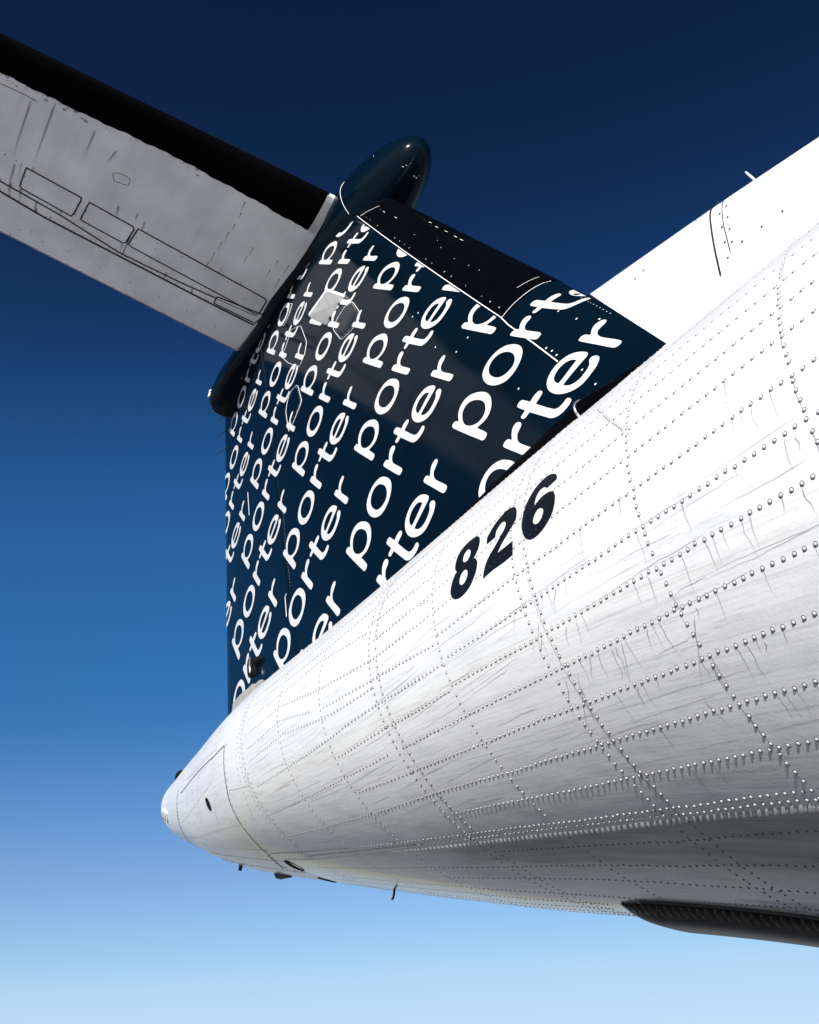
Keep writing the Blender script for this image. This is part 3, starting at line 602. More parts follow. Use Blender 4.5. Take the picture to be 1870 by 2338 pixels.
cr_ = np.array(sorted(D['fus']['crease'] + D['fus']['crease2'])); low = np.radians(riv[:, 1]) < np.interp(riv[:, 0], cr_[:, 0], cr_[:, 1])
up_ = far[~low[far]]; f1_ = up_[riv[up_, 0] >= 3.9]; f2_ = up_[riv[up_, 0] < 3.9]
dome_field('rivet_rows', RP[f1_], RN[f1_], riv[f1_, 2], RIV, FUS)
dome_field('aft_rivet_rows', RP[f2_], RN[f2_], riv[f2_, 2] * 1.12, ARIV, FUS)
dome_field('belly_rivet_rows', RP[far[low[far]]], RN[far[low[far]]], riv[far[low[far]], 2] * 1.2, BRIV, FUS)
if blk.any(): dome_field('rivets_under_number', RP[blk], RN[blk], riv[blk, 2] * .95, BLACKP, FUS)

# flat print: outline polygons filled, cut fine enough to follow the skin
def fill(polys, step, maxed=None):
    bm = bmesh.new(); es = []
    for pl in polys:
        vs = [bm.verts.new((p[0], p[1], 0)) for p in pl]; es += [bm.edges.new((vs[i], vs[(i + 1) % len(vs)])) for i in range(len(vs))]
    bmesh.ops.triangle_fill(bm, use_beauty=True, use_dissolve=False, edges=es)
    co = np.array([v.co[:] for v in bm.verts]); lo, hi = co.min(0), co.max(0)
    for ax in (0, 1):
        st = step[ax]
        for q in np.arange(lo[ax] + st, hi[ax], st):
            pl = [0, 0, 0]; pl[ax] = q; nn = [0, 0, 0]; nn[ax] = 1
            bmesh.ops.bisect_plane(bm, geom=bm.verts[:] + bm.edges[:] + bm.faces[:], plane_co=pl, plane_no=nn)
    return bm
for k in '826':
    bm = fill(DIG[k], (.03, .035)); vs = [v.co[:] for v in bm.verts]; bm.verts.index_update()
    fs = [[v.index for v in f.verts] for f in bm.faces]; bm.free(); vs = np.array(vs)
    o = obj('fleet_number_digit', fus(vs[:, 0], vs[:, 1], .0012), fs, BLACKP, FUS); o['label'] = 'black painted digit ' + {'8': 'eight', '2': 'two', '6': 'six'}[k]

# seams, edges and stains on the skin ----------------------------
def fpath(key, off, step=.02):
    pl = resamp(D['fus'][key], step); return fus(pl[:, 0], pl[:, 1], off)
def ribbon(paths, surf, width, m, name, parent, kind=None, uvs=False):
    mb = MB(); UV = []
    for pl, wd, nf in paths:
        P = np.asarray(surf(pl)); Nn = np.asarray(nf(pl)); T = np.gradient(P, axis=0); T /= np.linalg.norm(T, axis=1)[:, None] + 1e-12
        Bv = np.cross(Nn, T); Bv /= np.linalg.norm(Bv, axis=1)[:, None] + 1e-12
        w = np.asarray(wd if np.ndim(wd) else np.full(len(P), wd)) / 2
        G = np.stack([P - Bv * w[:, None], P + Bv * w[:, None]], 1); n0 = len(mb.v); mb.grid(G)
        UV += [(j, i / (len(P) - 1)) for i in range(len(P)) for j in (0, 1)]
    o = mb.obj(name, m, parent, kind=kind)
    if uvs:
        l = o.data.uv_layers.new(name='skin'); vi = np.empty(len(o.data.loops), int); o.data.loops.foreach_get('vertex_index', vi); l.data.foreach_set('uv', np.array(UV, float)[vi].ravel())
    return o
fn_ = lambda pl: fnorm(pl[:, 0], pl[:, 1])
def seam(key, w, m, name, off=.0008, extra=None):
    pl = resamp(D['fus'][key] if extra is None else extra, .012)
    return ribbon([(pl, w, fn_)], lambda q: fus(q[:, 0], q[:, 1], off), w, m, name, FUS)
seam('F9', .008, SEAL, 'panel_seam'); seam('F10', .007, SEAL, 'panel_seam'); seam('hatch', .006, SEAL, 'panel_seam')
for X0, k in ((5.68, 0), (4.478, 0), (3.668, 0), (2.325, 0)):          # butt joints at the double frames
    seam('', .0022, FINE, 'panel_seam', .0006, [(X0, math.radians(a)) for a in np.linspace(-60 if X0 > 2.4 else -66, 40, 50)])
# lapped skin edge along the lower side: a thin real step
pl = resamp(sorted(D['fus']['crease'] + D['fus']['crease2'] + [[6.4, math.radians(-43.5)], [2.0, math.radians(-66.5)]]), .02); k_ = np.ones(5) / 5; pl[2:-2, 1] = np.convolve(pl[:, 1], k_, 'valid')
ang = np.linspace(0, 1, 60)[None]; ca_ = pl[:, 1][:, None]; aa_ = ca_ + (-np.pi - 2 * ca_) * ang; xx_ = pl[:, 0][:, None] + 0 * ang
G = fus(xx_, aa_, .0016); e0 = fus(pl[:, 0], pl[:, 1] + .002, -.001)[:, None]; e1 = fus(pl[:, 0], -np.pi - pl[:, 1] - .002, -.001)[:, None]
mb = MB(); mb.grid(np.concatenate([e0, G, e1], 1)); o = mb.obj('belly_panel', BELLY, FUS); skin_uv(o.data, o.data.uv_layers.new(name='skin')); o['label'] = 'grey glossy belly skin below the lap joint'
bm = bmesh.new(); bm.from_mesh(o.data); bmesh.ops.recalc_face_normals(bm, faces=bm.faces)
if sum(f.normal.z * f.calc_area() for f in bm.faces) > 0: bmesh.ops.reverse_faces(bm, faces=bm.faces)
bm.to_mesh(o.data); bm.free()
# drips below rivets
dr = []
dd = D['fus']['drips']
for i in range(0, len(dd), 2):
    q = np.linspace(0, 1, 9)[:, None]; l = np.array(dd[i]) * (1 - q) + np.array(dd[i + 1]) * q; l[:, 0] += np.cumsum(RNG.normal(0, .0022, 9)); dr.append((l, .0034, fn_))
for i in RNG.choice(near, 60, replace=False):
    L_ = RNG.uniform(.03, .10); q = np.linspace(0, 1, 7); a_ = math.radians(riv[i, 1]) - q * L_ / .95
    dr.append((np.stack([riv[i, 0] + np.cumsum(RNG.normal(-.001, .0015, 7)), a_], 1), RNG.uniform(.0016, .0034), fn_))
for i in range(150):                                                # oil lines drawn back along the skin
    x0 = RNG.uniform(2.6, 5.4); a0_ = math.radians(RNG.uniform(-66, -12)); L_ = RNG.uniform(.12, .55); q = np.linspace(0, 1, 22)
    sl_ = math.radians(RNG.uniform(5, 9)); l = np.stack([x0 - q * L_, a0_ - q * L_ * sl_ * 1.0 + np.cumsum(RNG.normal(0, .0012, 22))], 1)
    dr.append((l, RNG.uniform(.0009, .0022), fn_))
ribbon(dr, lambda q: fus(q[:, 0], q[:, 1], .0005), 0, DRIP, 'drip_stain', FUS, kind='stuff', uvs=True)

# drain holes ------------------------------------------------------
def disc(X, a, ru, rv, name, m, off=.001, rot=0.0):
    c = fus(np.array([X]), np.array([a]))[0]; n = fnorm(np.array([X]), np.array([a]))[0]
    t = np.array([1, 0, 0]) - n * n[0]; t /= np.linalg.norm(t); b = np.cross(n, t); t, b = t * math.cos(rot) + b * math.sin(rot), b * math.cos(rot) - t * math.sin(rot)
    th = np.linspace(0, 2 * np.pi, 32, endpoint=False); mb = MB()
    ring = [[c + (t * math.cos(q) * ru + b * math.sin(q) * rv) * s + n * h for q in th] for s, h in ((1.06, .0), (1.04, off + .002), (.97, off + .002), (.93, off), (.5, off))]
    mb.grid(np.array(ring), closev=True); mb.f.append(tuple(4 * 32 + j for j in range(32))); return mb.obj(name, m, FUS)
disc(1.60, math.radians(-31), .030, .030, 'drain_hole', BLK)
disc(1.985, math.radians(-72), .050, .046, 'drain_hole', BLK, rot=.3); disc(1.97, math.radians(-87.5), .045, .04, 'drain_hole', BLK)
def stick(base, vec, r, name, m, tip=1.0, parent=None):
    mb = MB(); mb.tube([Vector(base) + Vector(vec) * k for k in (0, .5, 1)], lambda q: r * (1 - q * (1 - tip)), 8); return mb.obj(name, m, parent or FUS)
b1 = fus(np.array([1.06]), np.array([math.radians(-84)]))[0]; stick(b1 + np.array([0, 0, .01]), (-.004, 0, -.034), .010, 'drain_mast', SEAL)
mb = MB(); c = fus(np.array([1.46]), np.array([math.radians(-91)]))[0]
v = [(c[0] - .075, c[1] - .02, c[2] + .02), (c[0] + .075, c[1] - .02, c[2] + .0), (c[0] + .075, c[1] + .02, c[2] + .0), (c[0] - .075, c[1] + .02, c[2] + .02),
     (c[0] - .055, c[1] - .013, c[2] - .006), (c[0] + .06, c[1] - .013, c[2] - .026), (c[0] + .06, c[1] + .013, c[2] - .026), (c[0] - .055, c[1] + .013, c[2] - .006)]
mb.add(v, [(0, 3, 2, 1), (4, 5, 6, 7), (0, 1, 5, 4), (1, 2, 6, 5), (2, 3, 7, 6), (3, 0, 4, 7)]); mb.obj('blade_aerial', SEAL, FUS, smooth=False)
b1 = fus(np.array([2.5]), np.array([math.radians(-89)]))[0]; mb = MB(); mb.tube([b1 + np.array(q) for q in ((0, 0, .01), (0, 0, -.012), (-.002, 0, -.024), (-.008, 0, -.034), (-.014, 0, -.036))], .0045, 8); mb.obj('drain_mast', SEAL, FUS)
# beacon lens on the upper shoulder and tail light strips
c = fus(np.array([.42]), np.array([math.radians(27)]))[0]; mb = MB(); th = np.linspace(0, 2 * np.pi, 20, endpoint=False); ph = np.linspace(0, np.pi, 9)
mb.grid(np.array([[c + np.array([.05 * math.cos(p_), .02 * math.sin(p_) * math.cos(q), .03 * math.sin(p_) * math.sin(q)]) for q in th] for p_ in ph]), closev=True); mb.obj('beacon_lens', BLK, FUS)
tl = D['fus']['tiplight']
mb = MB()
for k in range(3):
    x0 = .19 + .05 * k; pl = np.stack([np.full(6, x0) + np.linspace(.07, 0, 6), np.radians(np.linspace(-17 - 3 * k, -32 - 3 * k, 6))], 1)
    Pp = fus(pl[:, 0], pl[:, 1]); nn = fnorm(pl[:, 0], pl[:, 1]); mb.tube(Pp + nn * .002, .0045, 6)
mb.obj('tail_light_guard', SEALW, FUS)

# rubber tail skid -------------------------------------------------
xk = np.linspace(3.80, 5.75, 800); ds = []
for x in xk:
    top = fus(np.array([x]), np.array([-np.pi / 2]))[0][2]; s = np.clip((x - 3.80) / .12, 0, 1) * np.clip((5.75 - x) / .4, 0, 1)
    dep = .004 + .038 * (s * (2 - s)) ** .7; hw = .098 + .014 * s; rib = .5 + .5 * math.cos(2 * math.pi * x / .027); rib = rib ** 1.5
    r = []
    for q in np.linspace(-1, 1, 31):
        th = q * math.pi / 2; yy = math.copysign(abs(math.sin(th)) ** .55, q); prof = math.cos(th) ** .62 if abs(q) < .999 else 0
        side = math.exp(-((abs(q) - .84) / .13) ** 2)
        r.append((x, (yy * hw) * (1 + .22 * rib * side), top + .03 - (dep + .03) * prof - .003 * rib * side))
    ds.append(r)
mb = MB(); mb.grid(np.array(ds)); mb.obj('tail_skid', RUB, FUS)
mb = MB()
for sgn in (-1, 1):
    Pq = []
    for x in np.linspace(3.93, 5.8, 60):
        t_p = fus(np.array([x]), np.array([-np.pi / 2 - sgn * .0]))[0]; hw = .14
        aa_ = -np.pi / 2 - sgn * 0.0
        a_s = -np.pi / 2 + (-sgn) * -.16; q0 = fus(np.array([x]), np.array([a_s + (-sgn) * .05]))[0]; q1 = fus(np.array([x]), np.array([a_s]))[0]
        Pq.append([q0 + np.array([0, 0, -.003]), q1 + np.array([0, 0, -.006]), q1 + np.array([0, 0, .02])])
    mb.grid(np.array(Pq))
mb.obj('skid_flange', SEAL, FUS, smooth=False)

# fin ----------------------------------------------------------------
def fin_grid(xa, xb, zs, n, nose=False, sides=(-1, 1), off=0.0):
    t = np.linspace(0, 1, n); t = t ** 2 if nose else t
    out_ = []
    for z in zs:
        a, b = xa(z), xb(z); x = b - (b - a) * t                       # from front to back
        out_.append(x)
    X = np.array(out_); Z = np.array(zs)[:, None] + 0 * X
    L = fin(X, Z, off, -1); Rr = fin(X, Z, off, 1)
    return L, Rr
def lex(z): return leline(z) if z >= ZK else 3.909 + (ZK - z) / .301
zf = np.r_[np.linspace(3.6, ZK, 22), np.linspace(ZK + .05, 8.33, 34)]
mb = MB(); L_, R2 = fin_grid(lambda z: hinge(z) + .004, lambda z: NAVX(z) if z < ZK else leline(z), zf, 60, True)
G = np.concatenate([L_[:, ::-1], R2], 1); mb.grid(G); mb.f.append(tuple((len(zf) - 1) * G.shape[1] + j for j in range(G.shape[1])))
FIN = part(mb.obj('vertical_fin', NAVY))
mb = MB(); L_, R2 = fin_grid(lambda z: teline(z), lambda z: hinge(z) - .004, np.linspace(4.0, 8.3, 42), 26); G = np.concatenate([L_[:, ::-1], R2], 1); mb.grid(G, closev=True); RUD = part(mb.obj('rudder', NAVY))
mb = MB(); zd = np.linspace(3.6, ZK, 40); L_, R2 = fin_grid(NAVX, lex, zd, 50, True); G = np.concatenate([L_[:, ::-1], R2], 1); mb.grid(G); DOR = part(mb.obj('dorsal_fin', WHITE)); skin_uv(DOR.data, DOR.data.uv_layers.new(name='skin'))
def fnrm(x, z):
    e = 1e-3; gx = (fin_t(x + e, z) - fin_t(x - e, z)) / (2 * e); gz = (fin_t(x, z + e) - fin_t(x, z - e)) / (2 * e)
    n = np.stack([-gx, -np.ones_like(gx), -gz], -1); return n / np.linalg.norm(n, axis=-1, keepdims=True)
finN = lambda pl: fnrm(pl[:, 0], pl[:, 1])
def fseam(pts, w, m, name, parent, off=.0035, step=.03):
    pl = resamp(pts, step); return ribbon([(pl, w, finN)], lambda q: fin(q[:, 0], q[:, 1], off), w, m, name, parent)
# black boot on the leading edge
BA = D['fin']['bootaft'] + D['fin']['bootaft4'][1:]; BA = np.array(sorted(BA, key=lambda p: p[1]))
bx = np.polyfit(BA[:, 1], BA[:, 0], 2); bootaft = lambda z: float(np.polyval(bx, z))
zb = np.linspace(5.20, 7.99, 40)
def bootfront(z): return leline(z) + .004
mb = MB(); rowsb = []
for z in zb:
    xa = bootaft(z); xb = leline(z); t = np.linspace(0, 1, 24) ** 2
    zz = z + 0 * t; kk = (z - 5.2) / .25
    if z < 5.45: zz = z + (1 - np.clip(kk, 0, 1)) * .16 * (1 - t) * 1.0
    x = leline(zz) - (leline(zz) - (xa if z > 5.3 else xa)) * t
    L1 = fin(x, zz, .0035, -1); R1 = fin(x, zz, .0035, 1); L1[0, 0] += .004; L1[0, 1] = 0; R1[0] = L1[0]
    rowsb.append(np.concatenate([L1[::-1], R1[1:]], 0))
mb.grid(np.array(rowsb)); mb.obj('deice_boot', BOOT, FIN)
zl = np.linspace(5.2, 8.02, 50); fseam([(bootaft(z) - .003, z) for z in zl], .0042, SEALW, 'boot_edge_strip', FIN)
fseam([(bootaft(5.2), 5.195), (3.58, 5.243), (3.66, 5.295), (3.74, 5.34)], .0042, SEALW, 'boot_edge_strip', FIN, off=.005)
fseam(D['fin']['panelline'], .005, SEALW, 'panel_seam', FIN)
fseam(D['fin']['mark1'], .010, SEALW, 'hinge_edge', RUD); fseam(D['fin']['mark2'], .009, SEALW, 'hinge_edge', FIN)
fseam(D['fin']['dors'], .008, SEAL, 'panel_seam', DOR); fseam(D['fin']['dors2'], .004, SEAL, 'panel_seam', DOR)
# outlined access plates
for kx in ('hexA', 'hexB', 'hexC', 'ovalD'):
    pl = resamp(D['fin'][kx] + D['fin'][kx][:1], .05)[:-1] if kx != 'ovalD' else smooth_poly(D['fin'][kx], 3, 60); fr = pl[:, 0].mean() < hinge(pl[:, 1].mean())
    bm = fill([pl], (.08, .08)); bm.verts.index_update(); vs = np.array([v.co[:] for v in bm.verts]); fs = [[v.index for v in f.verts] for f in bm.faces]; bm.free()
    mb = MB(); mb.add(fin(vs[:, 0], vs[:, 1], .0016), fs); n1 = len(mb.f)
    mb.tube(fin(pl[:, 0], pl[:, 1], .0015), .0019, 5, closed=True)
    o = mb.obj('access_panel', NAVY, FIN); o.data.materials.append(SEALW)
    o.data.polygons.foreach_set('material_index', [0 if i < n1 else 1 for i in range(len(o.data.polygons))])

# lettering: word lattice on the fin
O0 = np.array([0.36923519, 5.06927957]); LA = np.array([.01248579, .68996804]); LB = np.array([.95317055, -.59066928])
LU = np.array([.77507509, .63186914]); LV = np.array([-.67095502, .74149805])
def shrink(pl, d, hole):
    P = np.asarray(pl); t = np.roll(P, -1, 0) - np.roll(P, 1, 0); t /= np.linalg.norm(t, axis=1)[:, None]; n = np.stack([-t[:, 1], t[:, 0]], 1)
    area = np.sum(P[:, 0] * np.roll(P[:, 1], -1) - P[:, 1] * np.roll(P[:, 0], -1)); sg = 1 if area > 0 else -1
    return P + n * d * sg * (-1 if hole else 1)
GL = {k: [shrink(smooth_poly(l, 3, 60), .0022, i > 0) for i, l in enumerate(v)] for k, v in D['glyph'].items()}
WORD = ('p', 'o', 'r', 't', 'e', 'r2')
def clipbm(bm, co, no):                       # drop what lies on the no side
    g_ = bm.verts[:] + bm.edges[:] + bm.faces[:]
    bmesh.ops.bisect_plane(bm, geom=g_, plane_co=(co[0], co[1], 0), plane_no=(no[0], no[1], 0), clear_outer=True)
nword = 0
for i in range(-4, 8):
    for j in range(-1, 6):
        o2 = O0 + i * LA + j * LB
        V_ = []; F_ = []
        for gk in WORD:
            polys = [np.array([o2 + LU * p[0] + LV * p[1] for p in l]) for l in GL[gk]]
            cx, cz = polys[0].mean(0)
            if not (3.7 < cz < 8.5 and teline(cz) - .2 < cx < lex(cz) + .3): continue
            for half in (0, 1):
                bm = fill(polys, (.05, .05))
                clipbm(bm, (.537, 4.2), (-1, -.34675))                                   # trailing edge
                clipbm(bm, (1.4465, 8.095), (.26, .965)); clipbm(bm, (0, 8.3), (0, 1))                                   # fairing on top
                clipbm(bm, (3.909, 5.116), (1, .54)) if cz < 5.6 else None               # white dorsal fin
                if half == 0: clipbm(bm, (bootaft(6.2) - .012, 6.2), (1, -float(np.polyval(np.polyder(bx), 6.2))))
                else:
                    bmesh.ops.bisect_plane(bm, geom=bm.verts[:] + bm.edges[:] + bm.faces[:], plane_co=(bootaft(6.2) - .012, 6.2, 0), plane_no=(1, -float(np.polyval(np.polyder(bx), 6.2)), 0), clear_inner=True)
                    clipbm(bm, (3.52, 5.19), (-.45, .9)); clipbm(bm, (leline(5.3) - .01, 5.3), (1, .6))
                if bm.faces:
                    bm.verts.index_update(); n0 = len(V_)
                    vs = np.array([v.co[:] for v in bm.verts]); V_ += fin(vs[:, 0], vs[:, 1], .0026).tolist(); F_ += [[n0 + v.index for v in f.verts] for f in bm.faces]
                bm.free()
        if F_:
            c = np.mean(V_, 0); obj('lettering', V_, F_, LETTER, RUD if c[0] < hinge(c[2]) else FIN, smooth=True); nword += 1

# worn specks and dashes on the boot and the fairing
wp = [(2.145, 7.786), (2.383, 7.399), (2.893, 6.561), (3.095, 6.15), (3.222, 5.954), (3.309, 5.822), (2.656, 6.88), (2.95, 6.42)]
for a, b in ((2.19, 7.71), (2.36, 7.44), (2.716, 7.002), (2.80, 6.85), (2.90, 6.69), (3.00, 6.52), (3.06, 6.42)):
    fseam([(a, b), (a + .028, b - .045)], .0032, SEALW, 'boot_wear_mark', FIN, off=.0042, step=.01)
fseam([(3.589, 5.39), (3.64, 5.41), (3.70, 5.445)], .003, SEALW, 'boot_wear_mark', FIN, off=.0055)
fseam([(1.905, 7.965), (2.0, 7.93), (2.11, 7.885)], .004, SEALW, 'boot_edge_strip', FIN, off=.005)
# blade aerial on the fin side
zr = 6.943; mb = MB(); rt = -float(fin_t(1.8, zr)) + .01
top = [(1.93, rt, zr + .03), (1.672, rt, zr - .03), (1.651, -.357, zr - .005), (1.884, -.345, zr + .055)]      # drooped aft and raised outboard
for q in (.011, -.011): pass
def rounded(quad, r, n=5):
    o = []; k = len(quad)
    for i in range(k):
        p0, p1, p2 = (Vector(quad[(i + d) % k]) for d in (-1, 0, 1)); a = p1 + (p0 - p1).normalized() * r; b = p1 + (p2 - p1).normalized() * r
        for t in np.linspace(0, 1, n): o.append(a * (1 - t) ** 2 + p1 * 2 * t * (1 - t) + b * t ** 2)
    return o
rq = rounded(top, .022); k = len(rq); c_ = sum((Vector(q) for q in rq), Vector()) / k
lay = [(.94, .012), (1.0, .005), (1.0, -.005), (.94, -.012)]
mb.grid(np.array([[c_ + (q - c_) * s + Vector((0, 0, h)) for q in rq] for s, h in lay]), closev=True); mb.f.append(tuple(range(k))); mb.f.append(tuple(3 * k + j for j in range(k))[::-1])
mb.obj('blade_antenna', PLATE, FIN, smooth=False)
mb = MB(); [mb.box((x, rt - .008, zr - .014 + (x - 1.80) * .23), .016, .03, .01) for x in (1.74, 1.86)]; mb.obj('antenna_bracket', FAST, FIN, smooth=False)

# rudder hinge gap fitting near the foot
pl = smooth_poly(D['fin']['act'], 3, 60); mb = MB(); k = len(pl); c2 = pl.mean(0)
mb.grid(np.array([fin(c2[0] + (pl[:, 0] - c2[0]) * s, c2[1] + (pl[:, 1] - c2[1]) * s, h) for s, h in ((1, .001), (.98, .012), (.7, .03), (.3, .034))]), closev=True); mb.f.append(tuple(3 * k + j for j in range(k)))
mb.obj('hinge_fitting', BLK, RUD)
mb = MB(); q = np.array(D['fin']['actl']); mb.tube(fin(q[:, 0], q[:, 1], .038), .006, 6); mb.obj('hinge_pin', METAL, RUD)
# rubber seal strip and grey lip plates at the foot of the fin
sp = np.array([(2.55, 4.02)] + [(3.1468, 4.1128), (3.4528, 4.1269), (3.7645, 4.1696), (4.0265, 4.2183), (4.4, 4.25)]); xx = np.linspace(2.55, 4.4, 60); zt = np.interp(xx, sp[:, 0], sp[:, 1])
mb = MB(); w0 = np.clip((xx - 2.55) / .25, 0.05, 1) * .014
mb.grid(np.stack([fin(xx, zt - .15, w0), fin(xx, zt - .03, w0), fin(xx, zt - .006, w0), fin(xx, zt, w0 * .2)], 1)); mb.obj('base_seal', BOOT, FIN)
mb = MB(); mb.tube(fin(xx, zt + .001, .002), .0035, 5); mb.obj('seal_edge', SEALW, FIN)
lp = D['fin']['lips']
for (x0, z0), (x1, z1) in zip(lp[:-1], lp[1:]):
    t = np.linspace(0, 1, 9); x = x0 + (x1 - x0) * t; z = z0 + (z1 - z0) * t; b = .012 * np.sin(np.pi * t)
    mb = MB(); mb.grid(np.stack([fin(x, z - .16, .022 + 0 * t), fin(x, z + b, .016 + 0 * t), fin(x, z + b, .011 + 0 * t), fin(x, z - .16, .016 + 0 * t)], 1), closev=True); mb.obj('base_lip', LIP, FIN, smooth=False)
# small air scoop at the shoulder
q0 = fus(np.array([4.62]), np.array([math.radians(23)]))[0]; mb = MB()
xs_ = np.linspace(4.57, 4.72, 12); h_ = .032 * np.sqrt(np.clip((xs_[-1] + .004 - xs_) / .15, 0, 1))
rr = []
for x, h in zip(xs_, h_):
    c = fus(np.array([x]), np.array([math.radians(24)]))[0]; n = fnorm(np.array([x]), np.array([math.radians(24)]))[0]; t = np.cross(n, [1, 0, 0]); t /= np.linalg.norm(t)
    rr.append([c + t * .035 * math.cos(a) + n * (h * math.sin(a) ** .6) for a in np.linspace(0, math.pi, 12)])
mb.grid(np.array(rr)); mb.f.append(tuple(range(12))); mb.obj('air_scoop', BOOT, FUS)
mb = MB(); mb.tube(np.array(rr[0]), .004, 6); mb.obj('scoop_rim', METAL, FUS)
# static wicks
wk = D['fin']['wicks']
for i in range(0, len(wk), 2):
    z = wk[i][1]; mb = MB(); x0 = teline(wk[i][1]); mb.tube([(x0 + .02, 0, z), (x0 - .08, 0, z + .028), (x0 - .19, 0, z + .06)], .0035, 6); mb.obj('static_wick', SEAL, RUD)

# bullet fairing ---------------------------------------------------
xb = np.r_[BX[0] - (BX[0] - 1.3) * np.linspace(0, 1, 50) ** 2, np.linspace(1.25, -.86, 70), -.88, -.89]; th = np.linspace(-np.pi, np.pi, 72, endpoint=False)
mb = MB(); mb.grid(bullet(xb[:, None] + 0 * th, th[None] + 0 * xb[:, None]), closev=True, flip=True); k = len(xb) - 1; mb.f.append(tuple(k * 72 + j for j in range(72)))
BUL = part(mb.obj('bullet_fairing', NAVY))
bm = bmesh.new(); bm.from_mesh(BUL.data); bmesh.ops.recalc_face_normals(bm, faces=bm.faces); bm.to_mesh(BUL.data); bm.free()
t = np.radians(np.linspace(38, -48, 40)); mb = MB(); mb.tube(bullet(1.8 + 0 * t, t, .0003), .0022, 6); mb.obj('nose_joint', SEALW, BUL)
sp_ = [(2.326, -1.91, .011), (2.33, -1.80, .006), (2.339, -1.195, .005), (2.36, -1.275, .004), (2.186, .045, .004), (2.34, -2.0, .0035)]
bp_ = np.array([bullet(np.array([a]), np.array([b]), .0006)[0] for a, b, c in sp_]); bn_ = bp_ - np.array([1.5, 0, BX[4]]); bn_[:, 0] *= .25; bn_ /= np.linalg.norm(bn_, axis=1)[:, None]
for p_, n_, (a, b, r_) in zip(bp_, bn_, sp_):
    e1 = Vector(n_).orthogonal().normalized(); e2 = Vector(n_).cross(e1); mb = MB()
    mb.add([Vector(p_) + (e1 * math.cos(q) + e2 * math.sin(q)) * r_ * RNG.uniform(.6, 1.1) for q in np.linspace(0, 2 * np.pi, 9, endpoint=False)], [tuple(range(9))]); mb.obj('paint_chip', SEALW, BUL, smooth=False)
stick((-.885, -.13, 8.21), (-.17, 0, .05), .004, 'static_wick', SEAL, .6, BUL)
mb = MB(); [mb.box((-.80, -.202, z), .03, .012, s) for z, s in ((8.30, .05), (8.35, .02))]; mb.obj('tail_light', SEALW, BUL, smooth=False)
# tailplane ------------------------------------------------------
def tailplane(sgn):
    ys = np.linspace(.05, 4.62, 60); rows_ = []
    for y in ys:
        x0, x1 = ste(y), sle(y); e = 1.0 if y < 4.5 else math.sqrt(max(0, 1 - ((y - 4.5) / .125) ** 2)) * .85 + .15
        t = np.linspace(0, 1, 44) ** 2; x = x1 - (x1 - x0) * t; lo = stab(x, sgn * y + 0 * x, 0, -1); hi = stab(x, sgn * y + 0 * x, 0, 1)
        lo[:, 2] = SZ + (lo[:, 2] - SZ) * e; hi[:, 2] = SZ + (hi[:, 2] - SZ) * e
        rows_.append(np.concatenate([lo[::-1], hi[1:-1]], 0))
    mb = MB(); mb.grid(np.array(rows_), closev=True, flip=sgn < 0); k = len(rows_[0]); mb.f.append(tuple((len(ys) - 1) * k + j for j in range(k)))
    o = part(mb.obj('tailplane', GREY)); bm = bmesh.new(); bm.from_mesh(o.data); bmesh.ops.recalc_face_normals(bm, faces=bm.faces); bm.to_mesh(o.data); bm.free()
    # boot
    bt = np.array(D['stab']['boot']); o_ = np.argsort(bt[:, 1]); bt = bt[o_]
    yy = np.r_[np.linspace(-4.3, -.345, 160)]; edge = np.interp(yy, bt[:, 1], bt[:, 0]); edge = np.where(yy < bt[0, 1], bt[0, 0] + .075 * (yy - bt[0, 1]), edge) + .004 * np.sin(yy * 23) + .003 * np.sin(yy * 61 + 1)
    rb = []
    for y, xe in zip(yy, edge):
        x1 = sle(y); t = np.linspace(0, 1, 20) ** 2; x = x1 - (x1 - xe) * t; Y = (-sgn) * -abs(y) * -1 if False else sgn * abs(y)
        lo = stab(x, Y + 0 * x, .003, -1); hi = stab(x, Y + 0 * x, .003, 1); lo[0, 0] += .003; lo[0, 2] = SZ; hi[0] = lo[0]; rb.append(np.concatenate([lo[::-1], hi[1:]], 0))
    mb = MB(); mb.grid(np.array(rb)); mb.obj('deice_boot', BOOT, o)
    return o
TP = tailplane(-1); TP2 = tailplane(1)
TP['label'] = 'right tailplane seen from below, grey with black leading edge'; TP2['label'] = 'left tailplane hidden behind the fin'
stN = lambda pl: np.tile([0, 0, -1.0], (len(pl), 1))
stS = lambda off: (lambda q: stab(q[:, 0], q[:, 1], off, -1))
def sseam(pts, w, m, name, off=.0015, step=.05):
    pl = resamp(pts, step); return ribbon([(pl, w, stN)], stS(off), w, m, name, TP)
st = D['stab']
for kx in ('panel1', 'panel2', 'panel3', 'panel4'):
    q = [tuple(p) for p in st[kx]]; c = np.mean(q, 0); ins = [tuple(c + (np.array(p) - c) * (1 - .006 / np.linalg.norm(np.array(p) - c))) for p in q]
    bm = fill([np.array(ins)], (.06, .06)); bm.verts.index_update(); vs = np.array([v.co[:] for v in bm.verts]); fs = [[v.index for v in f.verts] for f in bm.faces]; bm.free()
    mb = MB(); mb.add(stab(vs[:, 0], vs[:, 1], .0015), fs); n1 = len(mb.f)
    lp_ = resamp(q + [q[0]], .04)[:-1]; mb.tube(stab(lp_[:, 0], lp_[:, 1], .0006), .0068, 5, closed=True)
    o = mb.obj('access_panel', GREY, TP); o.data.materials.append(SEAL); o.data.polygons.foreach_set('material_index', [0 if i < n1 else 1 for i in range(len(o.data.polygons))])
h1 = st['hinge']; h2 = st['hinge2']
ext = lambda h: [[h[0][0] + (h[0][0] - h[1][0]) / (h[0][1] - h[1][1]) * (-4.4 - h[0][1]) * .3, -4.4]] + h
